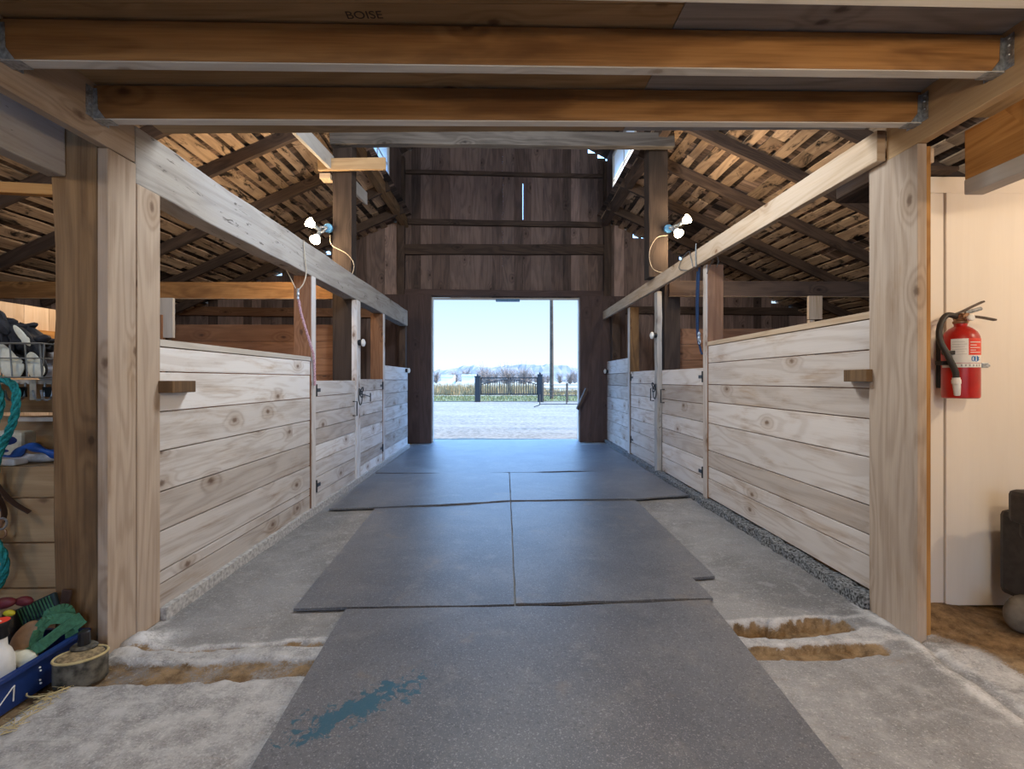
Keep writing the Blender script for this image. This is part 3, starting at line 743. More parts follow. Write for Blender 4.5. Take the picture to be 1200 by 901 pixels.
for s in 'LR':
    d = sgn(s)
    for i, y in enumerate(RY[s][::-1]):
        if s == 'R' and y < 3: continue
        a = Vector((d * 1.80, cr(y, d * 1.8) if s == 'L' else y + .07, roof_z(s, 1.80) + .015)); b = Vector((d * (XO - .02), a.y + .04 * d * 0 + rn.uniform(-.03, .03), roof_z(s, XO - .02) + .015))
        member('roof_rafter', 'dark smoke-stained roof rafter %s, %s from the end wall' % (TACK if s == 'L' else EXT, ordn[i]), a, b, .055, .135, 'dark', 'rafter', 'lean-to roof rafters', segs=12, jit=.004)
    nm = TACK if s == 'L' else EXT
    member('roof_plate', 'long plate between lean-to roof and raised centre ' + nm, (d * 1.93, 1.0 if s == 'L' else 2.3, ZP[s] + .02), (d * 1.90, 9.28, ZP[s] + .02), .11, .16, 'brown' if s == 'L' else 'dark', 'beam', segs=16, jit=.005)
    # outer wall of the lean-to
    m = MB(); y = -2.0 if s == 'L' else 1.5
    zt = roof_z(s, XO) + .05
    while y < 9.6:
        w = rn.uniform(.2, .28); m.beam((d * XO, y + w / 2, -.05), (d * XO, y + w / 2, zt + .1), .02, w - .003, up=(0, 1, 0), tone=rn.uniform(.7, 1.2), rnd=rn); y += w
    struct(m.build('wall_' + ('left' if s == 'L' else 'right'), 'wallwood'), 'dark board outer wall of the lean-to ' + nm)
    # cross tie, mid post and partition between the stalls
    y = cr(5.70, d * 3) if s == 'L' else 5.95
    z = 2.23 if s == 'L' else 2.335
    member('cross_tie', 'level brown tie across the stalls under the roof ' + nm, (d * 1.99 if s == 'L' else d * 2.04, y + .09, z), (d * (5.9 if s == 'L' else 5.6), y + .09, z), .05, .19, 'amber_dull' if s == 'L' else 'dark', 'beam')
    tag(MB().box(min(d * 2.04, d * 5.6), max(d * 2.04, d * 5.6), y + .05, y + .112, z - .10, z - .096, grain='x').build('tie_underside', 'pine', None, .001), 'thin pale underside sheet of the level tie ' + nm, 'batten')  # thin sheet laid under the tie to make its underside pale
    xm = d * 3.86
    t = thing('stall_upright', 'short upright with a pale block under the level tie ' + nm, 'post', (xm, y + .05, 1.2))
    MB().box(xm - .10, xm + .07, y + .02, y + .06, 1.68 if s == 'L' else 1.95, z - .095, grain='z').build('pale_block', 'edge' if s == 'L' else 'pine', t, .003)
    MB().box(xm - .13 if s == 'L' else xm + .03, xm - .05 if s == 'L' else xm + .12, y + .118, y + .20, .0, z + .05, grain='z').build('upright_timber', 'dark', t, .003)
    MB().box(xm - .10, xm - .04, y + .0, y + .06, 1.2, 1.94, grain='z').build('side_cleat', 'pine' if s == 'R' else 'reddish', t, .003)
    m = MB(); zz = .05
    while zz < (1.80 if s == 'L' else 1.74):
        h = .2; m.beam((d * (1.99 if s == 'L' else 2.2), y + .20, zz + h / 2), (d * (XO - .02), y + .20, zz + h / 2), .04, h - .004, tv=.15, rnd=rn); zz += h
    tag(m.build('stall_partition', 'reddish', None, .003), 'reddish brown board partition between the stalls ' + nm, 'partition')

# left: near pine partition of the tack corner
m = MB(); y = 2.75
while y < 4.3:
    m.beam((-3.22, y + .09, 0), (-3.22, y + .09, 1.70), .02, .177, up=(0, 1, 0), tv=.08); y += .18
tag(m.build('plank_partition', 'pine'), 'upright pale pine boards behind the wire basket', 'partition')
member('partition_rail', 'amber rail along the foot of the pale upright boards', (-3.19, 2.75, 1.50), (-3.19, 4.3, 1.50), .04, .08, 'orange', 'rail')

# ---- raised centre: clerestory, main roof, end wall
ZE = 5.40
def gable_z(x): return ZE + .52 * max(0, 1.95 - abs(x)) if abs(x) <= 1.95 else 0
WIN = {'L': (6.75, 8.15), 'R': (7.20, 8.75)}; W0, W1 = 4.28, 5.26
for s in 'LR':
    d = sgn(s); m = MB(); x = d * 1.96
    def wb(y0, y1, z0, z1):
        y = y0
        while y < y1 - .01:
            w = min(.2, y1 - y); m.beam((x, y + w / 2, z0), (x, y + w / 2, z1), .022, w - .002, up=(0, 1, 0), tone=rn.uniform(.7, 1.2), rnd=rn); y += w
    a, b = WIN[s]
    wb(-1, a, ZP[s] + .1, ZE + .05); wb(b, 9.3, ZP[s] + .1, ZE + .05); wb(a, b, ZP[s] + .1, W0); wb(a, b, W1, ZE + .05)
    struct(m.build('wall_clerestory_' + ('left' if s == 'L' else 'right'), 'wallwood'), 'dark upright boards of the raised centre wall ' + (TACK if s == 'L' else EXT))
    m = MB()
    for (ya, yb) in ((a, a + .05), (b - .05, b)): m.box(x - .03, x + .03, ya, yb, W0, W1, grain='z')
    for (za, zb) in ((W0, W0 + .05), (W1 - .05, W1)): m.box(x - .03, x + .03, a + .05, b - .05, za, zb)
    wn = struct(m.build('window_' + ('1' if s == 'L' else '2'), 'edge'), 'pale window in the raised centre wall ' + (TACK if s == 'L' else EXT))
    m = MB(); m.box(x - .012, x + .012, (a + b) / 2 - .012, (a + b) / 2 + .012, W0 + .05, W1 - .05, grain='z'); m.box(x - .01, x + .01, a + .05, b - .05, (W0 + W1) / 2 - .01, (W0 + W1) / 2 + .01); m.build('glazing_bar', 'edge', wn)
    m = MB(); m.box(x - .002, x + .002, a + .05, b - .05, W0 + .05, W1 - .05); m.build('window_pane', 'pane', wn)
# main roof: dark boards on both slopes with an overhang
m = MB()
for d in (-1, 1):
    dn = Vector((d, 0, -.52)).normalized(); nrm = Vector((d * .52, 0, 1)).normalized(); l = 0.0
    top = Vector((0, 0, ZE + .52 * 1.95 + .11))
    while l < 2.75:
        w = .19; y = -1.2
        for y0, y1 in ((-1.2, 2.5), (2.5, 6.1), (6.1, 9.42)):
            m.beam(top + dn * (l + w / 2) + Vector((0, y0, 0)), top + dn * (l + w / 2) + Vector((0, y1, 0)), w + .01, .03, up=nrm, tone=rn.uniform(.5, 1.1), rnd=rn)
        l += w
struct(m.build('ceiling_main', 'shake'), 'dark underside of the raised centre roof')
for i, y in enumerate((8.4, 7.2)):
    for d in (-1, 1):
        member('gable_rafter', 'dark centre-roof rafter, %s from the end wall, slope %s' % (ordn[i], TACK if d < 0 else EXT), (0, y, ZE + .52 * 1.95 + .0), (d * 2.4, y, ZE - .52 * .45 + .0), .05, .13, 'dark', 'rafter', 'centre roof rafters')
# end wall boards; a few stop short of the roof and a few stand apart, so daylight shows
EW = 9.35
DX0, DX1, DZ = -1.40, 1.435, 2.77
m = MB(); x = -XO
while x < XO - .02:
    w = rn.uniform(.15, .24); x1 = min(XO, x + w)
    for edge in (DX0, DX1, -1.95, 1.95, .335, .345):
        if x < edge - .001 < x1: x1 = edge
    if x1 - x < .02 and abs(x - .335) > .001:
        pass
    xc = (x + x1) / 2; w = x1 - x
    s = 'L' if xc < 0 else 'R'
    if abs(xc) < 1.95: zt = max(gable_z(max(x, -1.95) if x < 0 < x1 else x), gable_z(x1)) + .06
    else: zt = roof_z(s, min(abs(x), abs(x1))) + .10
    if rn.random() < .16: zt -= .045 if abs(xc) < 1.95 else .07
    z0 = DZ if DX0 - .001 <= x and x1 <= DX1 + .001 else -.05
    y = cr(EW, xc) + rn.uniform(-.009, .009)
    if abs(x - .335) < .002 and x1 < .36:      # an open crack between two boards, higher up only
        m.beam((xc, y, z0), (xc, y, 4.28), w - .001, .024, up=(0, 1, 0), tone=.8, rnd=rn)
        m.beam((xc, y, 4.98), (xc, y, zt), w - .001, .024, up=(0, 1, 0), tone=.8, rnd=rn)
    else:
        m.beam((xc, y, z0), (xc, y, zt), w - .0002, .024, up=(0, 1, 0), segs=1, tone=rn.choice((.6, .75, .9, 1.05, 1.2, 1.45, 2.1)), rnd=rn)
    x = x1
struct(m.build('wall_back', 'wallwood'), 'dark weathered upright boards of the end wall around the doorway')
def girt(label, x0, x1, z, h, mat='dark', dep=.07, dy=-.05, cat='girt', name='wall_girt', dz=0.0):
    member(name, label, (x0, cr(EW + dy, x0), z), (x1, cr(EW + dy, x1), z + dz), dep, h, mat, cat, 'end wall girts', segs=10, jit=.004)
girt('thin dark girt across the end wall, topmost of the three above the doorway', -1.88, 1.88, 5.13, .07)
girt('dark girt across the end wall, middle of the three above the doorway', -1.86, 1.86, 4.19, .10)
girt('heavy dark girt across the end wall, lowest of the three above the doorway', -2.0, 1.98, 3.66, .19, dep=.10, dz=.05)
girt('long dark girt on the end wall of the lean-to ' + TACK, -6.1, -2.05, 2.47, .16, 'reddish', dz=-.02)
girt('long dark girt on the end wall of the lean-to ' + EXT, 2.1, 6.1, 2.55, .14)
girt('dark board over the doorway', -2.0, 2.0, 2.85, .12, 'doorwood', .05, -.07, 'lintel board', 'header_board')
for s in 'LR':
    d = sgn(s); member('wall_post', 'dark corner post on the end wall ' + (TACK if s == 'L' else EXT), (d * 1.96, cr(EW - .07, d * 1.96), 0), (d * 1.96, cr(EW - .07, d * 1.96), ZE), .13, .12, 'dark', 'post', 'end wall corner posts', up=(0, 1, 0), segs=10, jit=.004)
# sliding door leaves either side of the opening
for (x0, x1, nm) in ((-2.25, -1.385, 'door_1'), (1.425, 2.3, 'door_2')):
    m = MB(); n = 4
    for i in range(n):
        a = x0 + (x1 - x0) * i / n; b = x0 + (x1 - x0) * (i + 1) / n
        y = cr(EW - .13, (x0 + x1) / 2); m.beam(((a + b) / 2, y, .01), ((a + b) / 2, y, DZ + .03), b - a - .001, .035, up=(0, 1, 0), tv=.08)
    o = struct(m.build(nm, 'doorwood', None, .002), 'dark reddish sliding door leaf beside the opening')
    xe = x1 if x0 < 0 else x0
    y = cr(EW, xe)
    struct(MB().box(xe - .014 if x0 < 0 else xe - .01, xe + .01 if x0 < 0 else xe + .014, y - .03, y + .10, .0, DZ, grain='z').build('trim_jamb_' + ('left' if x0 < 0 else 'right'), 'edge'), 'pale jamb edge of the doorway')
struct(MB().box(DX0, DX1, EW - .02, EW + .08, DZ - .025, DZ, grain='x').build('trim_head', 'edge'), 'pale head edge of the doorway')
tag(MB().box(-.18, .28, EW - .06, EW + .05, DZ - .065, DZ - .026).build('door_guide', 'bluesteel', None, .005), 'small blue-painted bracket at the middle of the door head', 'bracket')
p = at(683, 467, y=9.12)
tag(MB().beam(p + Vector((-.10, 0, -.20)), p + Vector((.07, -.02, .19)), .05, .14, up=(0, 1, 0)).build('tilted_board', 'dark', None, .006), 'short brown board hanging tilted at the edge of the doorway', 'board')

# tie beam across the aisle, clamp board, pale plank
member('aisle_tie', 'grey weathered tie beam high across the aisle between the tall posts', (-1.99, 5.56, 3.95), (2.06, 5.93, 4.12), .10, .17, 'tie', segs=18, jit=.005, bevel=.008)
member('clamp_board', 'short new pine board nailed across the tall post ' + TACK, (-2.12, 5.545, 3.635), (-1.36, 5.56, 3.66), .04, .135, 'ply', 'board')
tag(MB().box(-2.12, -2.0, 5.58, 5.72, 3.50, 3.56).build('cleat_block', 'pine', None, .003), 'small pine cleat under the short new pine board', 'block')
member('white_plank', 'long pale plank slung along the raised wall ' + TACK, (-2.0, 3.9, 3.56), (-1.98, 6.95, 3.775), .04, .17, 'greypaint', 'plank')  # same pale grey colour on every face of the plank
# ================================================================== things in the barn
# ---- fire extinguisher on the cream wall
ex, ey = 2.262, 2.385
ez0, ez1 = 1.108, 1.432
t = thing('fire_extinguisher', 'red fire extinguisher with a black hose strapped to the cream wall', 'fire extinguisher', (ex, ey, ez0))
r = .074
m = MB(); m.lathe([(r * .86, 0), (r * .97, .004), (r, .014), (r, ez1 - ez0 - .045), (r * .97, ez1 - ez0 - .02), (r * .84, ez1 - ez0 + .004), (r * .60, ez1 - ez0 + .022), (r * .34, ez1 - ez0 + .034), (.026, ez1 - ez0 + .038), (.026, ez1 - ez0 + .052)], (ex, ey, ez0), 48)
m.build('cylinder', 'red', t, smooth=True)
zt = ez1 + .05
m = MB(); m.lathe([(.030, 0), (.032, .012), (.026, .016), (.022, .030), (.027, .034), (.024, .044)], (ex, ey, zt - .004), 20)
m.lathe([(.018, -.03), (.020, .03)], (ex, ey - .006, zt + .028), 14, axis='y')
m.box(ex - .016, ex + .016, ey - .03, ey + .03, zt + .028, zt + .046)
vv = m.build('valve', 'brass', t, .002, True)
def lever(pts, w, th):
    m = MB(); P = spline(pts, 5)
    for a, b in zip(P[:-1], P[1:]): m.beam(a, b + (b - a) * .15, w, th)
    return m
ddx = Vector((.985, -.17, 0))
def lp(l, z): return Vector((ex, ey, zt)) + ddx * l + Vector((0, 0, z))
lever([lp(-.04, .040), lp(.0, .054), lp(.05, .080), lp(.098, .104)], .024, .009).build('squeeze_lever', 'lever', t, .002)
lever([lp(-.01, .034), lp(.05, .032), lp(.10, .024), lp(.15, .012)], .024, .009).build('carry_handle', 'lever', t, .002)
m = MB(); m.tube([lp(.02, .050), lp(.05, .058), lp(.09, .070)], .009, 8); m.build('safety_pin_tab', 'steel', t)
m = MB(); m.lathe([(.016, 0), (.017, .01), (.012, .014)], Vector((ex + .0, ey - .048, zt + .02)), 16, axis='y', rot=Matrix.Scale(-1, 3, (0, 1, 0))); m.build('pressure_gauge', 'whiteplastic', t)
hs = spline([lp(-.01, .03), lp(-.075, .038) + Vector((0, -.02, 0)), lp(-.115, -.005) + Vector((0, -.035, 0)), lp(-.128, -.08) + Vector((0, -.045, 0)), lp(-.098, -.17) + Vector((0, -.055, 0)), lp(-.066, -.24) + Vector((0, -.052, 0)), lp(-.060, -.275) + Vector((0, -.05, 0))], 8)
m = MB(); m.tube(hs, .0135, 12); hh = m.build('hose', 'rubberhose', t, smooth=True)
nz = hs[-1]
m = MB(); m.lathe([(.012, -.085), (.0145, -.08), (.0165, -.03), (.0165, -.028), (.019, -.026), (.019, -.008), (.0165, -.004), (.0165, .004)], nz, 16, rot=Matrix.Rotation(-.08, 3, 'Y')); m.build('nozzle', 'whiteplastic', hh, smooth=True, label='white nozzle')
m = MB(); m.box(ex - .112, ex - .068, ey - .045, ey - .015, ez0 + .215, ez0 + .235); m.build('hose_clip', 'blackgloss', t, .002)
m = MB(); m.box(ex - .110, ex - .068, ey - .02, ey + .02, ez0 + .165, ez0 + .185); m.build('hose_clip', 'blackgloss', t, .002)
def wrap(name, mat, a0, a1, z0, z1, rad, par, n=24, label=None):
    """a band round the cylinder; angle 0 faces the aisle camera (-y), grows towards +x"""
    m = MB()
    for i in range(n + 1):
        a = a0 + (a1 - a0) * i / n
        for z in (z0, z1): m.v.append((ex + rad * math.sin(a), ey - rad * math.cos(a), z))
    for i in range(n): m.face((2 * i, 2 * i + 2, 2 * i + 3, 2 * i + 1))
    return m.build(name, mat, par, label=label, smooth=True)
A0 = -.62 + .0
zl0, zl1 = ez0 + .174, ez0 + .300
lb = wrap('label', 'label', -1.25, .62, zl0 - .0, zl0 + .118, r + .0008, t, label='white paper label with a red block')
wrap('red_block', 'redlabel', -.36, .62, zl0 + .038, zl0 + .119, r + .0012, lb)
for i, (za, a1) in enumerate(((.098, .45), (.084, .1), (.072, .40), (.060, .05), (.049, .42))):
    wrap('print_line', 'label' if i != 0 else 'whiteplastic', -.28, a1, zl0 + za, zl0 + za + (.004 if i == 0 else .003), r + .0016, lb)
for i in range(6):
    wrap('print_line', 'greyink', -1.18, -.55 + .1 * (i % 2), zl0 + .102 - i * .012, zl0 + .1035 - i * .012, r + .0014, lb)
# hand-written blue letters O L D : on the label
def stroke(pts, m):
    m.tube([(ex + (r + .002) * math.sin(a), ey - (r + .002) * math.cos(a), z) for a, z in pts], .0016, 6)
m = MB(); zb = zl0 + .008; hh2 = .024
stroke([(-.12 + .075 * math.cos(q), zb + hh2 / 2 + hh2 / 2 * math.sin(q)) for q in [2 * PI * i / 14 for i in range(15)]], m)
stroke([(.0, zb + hh2), (.005, zb), (.09, zb - .002)], m)
stroke([(.14, zb), (.14, zb + hh2)], m); stroke([(.125, zb + hh2), (.20, zb + hh2 * .85), (.225, zb + hh2 * .5), (.20, zb + hh2 * .12), (.125, zb)], m)
stroke([(.30, zb + .006), (.305, zb + .007)], m); stroke([(.30, zb + .018), (.305, zb + .019)], m)
m.build('handwriting', 'blueink', lb, label='blue handwritten letters')
sb = wrap('strap', 'whiteplastic', -1.9, 1.9, ez0 + .152, ez0 + .172, r + .002, t, 40, label='pale metal strap')
for i in range(6): wrap('strap_slot', 'greyink', -.75 + i * .2, -.67 + i * .2, ez0 + .157, ez0 + .167, r + .0026, sb, 3)
m = MB(); m.box(ex + .044, ex + .076, ey - .066, ey - .050, ez0 + .150, ez0 + .174); m.box(ex + .074, ex + .090, ey - .060, ey - .046, ez0 + .156, ez0 + .168); m.build('buckle', 'steel', sb, .002)
m = MB(); m.box(ex - .03, ex + .03, ey + r - .004, 2.49, ez0 + .05, ez0 + .32); m.build('wall_bracket', 'iron', t, .002)

# ---- dark wheeled machine at the frame's edge
wp = Vector((2.425, 2.24, .105))
t = thing('wheeled_machine', 'dark wheeled machine with a dusty rounded wheel standing in front of the cream wall', 'machine', (2.55, 2.25, .02))
m = MB(); m.ball(wp, .09, 24, (1.0, .55, 1.0)); w = m.build('wheel', 'tyre', t, smooth=True)
m = MB(); m.lathe([(.03, -.065), (.035, 0), (.03, .065)], wp, 14, axis='y'); m.build('hub', 'iron', w)
m = MB(); m.box(2.46, 2.86, 2.12, 2.40, .14, .56); m.build('housing', 'machine', t, .03)
m = MB(); m.box(2.40, 2.52, 2.19, 2.30, .52, .68); m.box(2.44, 2.50, 2.20, 2.29, .44, .54); m.build('motor_cap', 'machine', t, .025)
m = MB(); m.tube([(2.5, 2.24, .11), (2.44, 2.24, .11)], .02, 10); m.build('axle_arm', 'iron', t)
m = MB(); m.ball((2.82, 2.24, .10), .085, 20, (1, .5, 1)); m.build('wheel', 'tyre', t, smooth=True)

# ---- tack corner: board front, shelves, things on them
m = MB(); TY = 2.46
for a, b in ((0.0, .156), (.160, .384), (.388, .609), (.613, .768)):
    m.beam((-3.2, TY + .02, (a + b) / 2), (-1.93, TY + .02, (a + b) / 2), .035, b - a - .004, tv=.14)
t = thing('tack_bin', 'brown board bin front topped by a ledge, under the wire basket', 'storage bin', (-2.55, TY, 0))
m.build('board_front', 'ply', t, .003)
MB().box(-3.2, -1.94, TY + .04, 2.74, .745, .768).build('ledge', 'ply', t)
m = MB()
for a, b in ((.77, 1.0), (1.02, 1.2)): m.beam((-3.2, 2.74, (a + b) / 2), (-1.94, 2.74, (a + b) / 2), .018, b - a, tv=.05)
m.build('back_board', 'ply', t)
for z, x0, lb in ((1.2, -3.2, 'upper tack shelf carrying the wire basket, slit of light painted as its edge'), (1.003, -2.56, 'lower tack shelf above the blue brush, slit of light painted as its edge')):
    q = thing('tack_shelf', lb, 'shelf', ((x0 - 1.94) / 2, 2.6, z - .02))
    MB().box(x0, -1.94, 2.47 if z > 1.1 else 2.60, 2.73, z - .018, z - .001).build('shelf_board', 'ply', q)
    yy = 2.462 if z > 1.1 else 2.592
    MB().box(x0, -1.94, yy, yy + .009, z - .022, z).build('slit_light_edge', 'edge', q)  # pale strip stands in for a slit of light between boards
# wire basket
bx0, bx1, by0, by1, bz0, bz1 = -2.78, -2.16, 2.30, 2.455, 1.212, 1.37
t = thing('wire_basket', 'grey wire basket of black and white shoes on the upper tack shelf', 'basket', ((bx0 + bx1) / 2, (by0 + by1) / 2, bz0))
m = MB(); wr = .0035
for z in (bz0, (bz0 + bz1) / 2 + .01, bz1):
    m.tube([(bx0, by0, z), (bx1, by0, z), (bx1, by1, z), (bx0, by1, z)], wr if z < bz1 else .005, 6, closed=True)
for i in range(10):
    x = bx0 + (bx1 - bx0) * i / 9; m.tube([(x, by1, bz1), (x, by1, bz0), (x, by0, bz0), (x - .012, by0, bz1)], wr, 6)
for i in range(3):
    y = by0 + (by1 - by0) * i / 2; m.tube([(bx0, y, bz1), (bx0, y, bz0), (bx1, y, bz0), (bx1 + .01, y, bz1)], wr, 6)
m.build('wire_frame', 'iron_grey', t)
for i, x in enumerate((-2.41, -2.275)):
    h = thing('double_hook', 'double-pronged wire hook under the tack shelf, ' + ('beside the teal rope', 'beside the thick brown post')[i], 'hook', (x, 2.45, 1.08), 'wire hooks under the shelf')
    for dx in (-.019, .019):
        m = MB(); P = [(x + dx, 2.458, 1.185), (x + dx, 2.455, 1.13), (x + dx, 2.44, 1.105), (x + dx, 2.41, 1.105), (x + dx, 2.395, 1.15)]; m.tube(spline(P, 5), .005, 8); m.build('prong', 'steel', h)
    MB().box(x - .028, x + .028, 2.452, 2.459, 1.115, 1.165).build('plate', 'iron', h)
tag(MB().box(-2.355, -2.325, 2.44, 2.448, 1.10, 1.2).build('hanging_tag', 'edge', None, .002), 'flat tan tag hanging from the shelf edge between the two hooks', 'tag')
def sole_shoe(c, dirv, l, w, label):
    """shoe lying on its side: the pale sole faces the aisle"""
    d = Vector(dirv).normalized(); nrm = Vector((.12, -1, .1)); nrm = (nrm - d * nrm.dot(d)).normalized(); s = d.cross(nrm)
    t = thing('shoe', label, 'shoe', c); c = Vector(c)
    rot = Matrix((d, s, nrm)).transposed()
    m = MB(); m.ball(c, l / 2, 24, (1, w / l, .10), rot); m.ball(c + d * l * .22, w * .58, 18, (1.1, 1, .25), rot); m.build('pale_sole', 'offwhite', t, smooth=True, label='off-white sole')
    m = MB(); m.ball(c - nrm * .03, l / 2, 24, (.96, w / l * .95, .36), rot, .06, 2); m.build('dark_upper', 'black', t, smooth=True)
rs = lambda p, rot, sc, nm, mat, lab, cat, lump=.1: tag(MB().ball(p, .1, 28, sc, rot, lump, 5).build(nm, mat, None, smooth=True), lab, cat)
sole_shoe((-2.355, 2.325, 1.298), (.66, 0, -.75), .215, .088, 'black shoe with a long off-white sole leaning inside the wire basket')
sole_shoe((-2.225, 2.33, 1.272), (.35, 0, -.93), .125, .062, 'shorter black shoe with a tan-white sole at the end of the wire basket')
sole_shoe((-2.275, 2.322, 1.408), (.62, 0, -.78), .125, .030, 'black shoe with a thin pale sole edge lying on top of the basket')
m = MB(); rj = random.Random(12)
for k in range(26):
    q = k / 25; x = -2.62 + .37 * q; z = 1.515 - .155 * q ** 1.6 + rj.uniform(-.035, .02)
    rot = Matrix.Rotation(rj.uniform(-.5, 1.0), 3, 'Y') @ Matrix.Rotation(rj.uniform(-.5, .5), 3, 'Z')
    m.ball((x, 2.395 + rj.uniform(-.03, .05), z), rj.uniform(.035, .055), 14, (rj.uniform(1.2, 2.0), .7, rj.uniform(.35, .6)), rot, .18, k)
m.ball((-2.48, 2.42, 1.40), .1, 24, (1.7, .5, .95), Matrix.Rotation(.3, 3, 'Y'), .16, 5)
for k in range(7): m.tube(spline([(-2.66 + .05 * k, 2.36, 1.48 - .012 * k), (-2.56 + .04 * k, 2.335, 1.455 - .03 * k), (-2.46 + .03 * k, 2.335, 1.40 - .02 * k), (-2.42 + .03 * k, 2.36, 1.34 - .01 * k)], 5), rj.uniform(.006, .012), 6)
tag(m.build('bundled_jacket', 'black', None, smooth=True), 'crumpled black jacket heaped on the wire basket', 'jacket')
rs((-2.35, 2.45, 1.37), Matrix.Rotation(.5, 3, 'Y'), (.62, .22, .62), 'dark_bag', 'black', 'small dark bag behind the end of the wire basket', 'bag', .14)
t = thing('bridle_strap', 'tan-buckled black strap loop standing over the heaped black jacket', 'strap', (-2.5, 2.38, 1.5))
m = MB(); m.tube(arc((-2.40, 2.33, 1.485), .04, 0, PI, 10), .006, 6); m.build('strap_loop', 'iron', t)
m = MB(); m.tube(spline([(-2.49, 2.345, 1.475), (-2.46, 2.33, 1.468), (-2.42, 2.335, 1.475)], 5), .006, 6); m.build('tan_keeper', 'cord', t)
jx, jy = -2.285, 2.50
t = thing('plastic_jar', 'cloudy plastic jar standing between the basket and the thick brown post', 'jar', (jx, jy, 1.2))
m = MB(); m.lathe([(.052, 0), (.060, .006), (.060, .05), (.054, .06), (.054, .075), (.060, .085), (.058, .13), (.040, .155), (.036, .165)], (jx, jy, 1.2), 28); m.build('jar_body', 'cloudy', t, smooth=True)
m = MB(); m.lathe([(.040, 0), (.040, .02)], (jx, jy, 1.364), 24); m.build('lid', 'cloudy', t)
# items on the ledge
t = thing('folded_label_bag', 'white and navy printed pouch on the ledge, behind the teal rope', 'pouch', (-2.610, 2.62, .768))
m = MB(); m.box(-2.700, -2.520, 2.57, 2.66, .768, .93); m.build('pouch_body', 'offwhite', t, .018)
m = MB(); m.ball((-2.600, 2.568, .885), .05, 14, (1.2, .06, .5)); m.ball((-2.630, 2.568, .83), .03, 12, (1.6, .08, .35)); m.build('printed_swoosh', 'navy', t)
t = thing('hoof_brush', 'bright blue curved brush lying on the ledge', 'brush', (-2.430, 2.54, .768))
m = MB(); P = spline([(-2.620, 2.54, .79), (-2.520, 2.53, .81), (-2.440, 2.52, .86), (-2.350, 2.53, .83), (-2.300, 2.56, .80)], 6); m.tube(P, [.018 + .006 * math.sin(i) for i in range(len(P))], 10); m.build('blue_handle', 'blueitem', t, smooth=True)
m = MB(); m.ball((-2.420, 2.57, .80), .08, 18, (1.35, .6, .38), None, .05); m.build('grey_pad', 'cloudy', t, smooth=True)
m = MB(); m.ball((-2.430, 2.555, .835), .05, 14, (1.1, .5, .5)); m.build('brown_inset', 'brush', t, smooth=True)
tag(MB().box(-2.590, -2.450, 2.46, 2.54, .769, .805).build('white_box', 'whiteplastic', None, .01), 'small white carton at the edge of the ledge, under the teal rope', 'carton')
# teal rope coil
t = thing('rope_coil', 'teal braided rope coiled and hung from the tack shelf', 'rope', (-2.565, 2.40, .45))
def rope(m, P, r=.017):
    """three strands laid round each other"""
    P = [Vector(p) for p in P]; n = len(P)
    fr = []
    for i in range(n):
        d = (P[min(i + 1, n - 1)] - P[max(i - 1, 0)]).normalized(); a = d.cross(Vector((.3, 1, .2))).normalized(); fr.append((a, d.cross(a)))
    ln = 0; S3 = [[], [], []]
    for i in range(n):
        if i: ln += (P[i] - P[i - 1]).length
        for k in range(3):
            q = ln * 42 + k * 2 * PI / 3
            S3[k].append(P[i] + (fr[i][0] * math.cos(q) + fr[i][1] * math.sin(q)) * r * .52)
    for k in range(3): m.tube(S3[k], r * .58, 6)
m = MB(); rope(m, spline([(-2.475, 2.40, .56), (-2.455, 2.38, .80), (-2.365, 2.37, 1.00), (-2.350, 2.37, 1.14), (-2.390, 2.37, 1.195), (-2.455, 2.38, 1.20), (-2.495, 2.38, 1.15), (-2.535, 2.39, 1.0), (-2.615, 2.40, .8)], 16)); m.build('rope_strand', 'teal', t, smooth=True)
m = MB(); rope(m, spline([(-2.665, 2.42, 1.18), (-2.555, 2.36, 1.22), (-2.445, 2.35, 1.20), (-2.415, 2.36, 1.08), (-2.485, 2.37, .9), (-2.535, 2.38, .7)], 16)); m.build('rope_strand', 'teal', t, smooth=True)
m = MB(); rope(m, spline([(-2.515, 2.40, .50), (-2.450, 2.37, .43), (-2.405, 2.365, .36), (-2.400, 2.365, .28), (-2.445, 2.37, .20), (-2.535, 2.38, .15), (-2.635, 2.4, .17)], 16)); m.build('rope_strand', 'teal', t, smooth=True)
# leather halter hung over the rope
t = thing('halter', 'dark leather halter with steel rings hanging in front of the bin boards', 'halter', (-2.475, 2.40, .5))
m = MB()
for P in ([(-2.545, 2.40, 1.1), (-2.515, 2.37, .9), (-2.475, 2.37, .75), (-2.400, 2.39, .62), (-2.335, 2.42, .55)], [(-2.555, 2.40, .95), (-2.515, 2.38, .78), (-2.445, 2.37, .66), (-2.415, 2.38, .55), (-2.465, 2.38, .46)], [(-2.515, 2.40, .68), (-2.475, 2.37, .60), (-2.495, 2.37, .50), (-2.555, 2.39, .45)]):
    Q = spline(P, 6)
    for a, b in zip(Q[:-1], Q[1:]): m.beam(a, b + (b - a) * .2, .006, .026, up=(0, 1, 0))
m.build('leather_strap', 'leather', t)
for c, rr in (((-2.470, 2.36, .60), .030), ((-2.415, 2.365, .51), .026), ((-2.475, 2.36, .455), .024), ((-2.495, 2.36, 1.06), .028), ((-2.475, 2.362, .95), .025)):
    m = MB(); ring(m, c, rr, .005, (1, 0, 0), (0, .2, 1)); m.build('ring', 'steel', t)
m = MB(); P = arc((-2.415, 2.36, .468), .028, PI * .5, PI * 2.2, 12); m.tube(P, .005, 6); m.tube([(-2.415, 2.36, .496), (-2.405, 2.36, .53)], .008, 8); m.build('snap', 'brass', t)

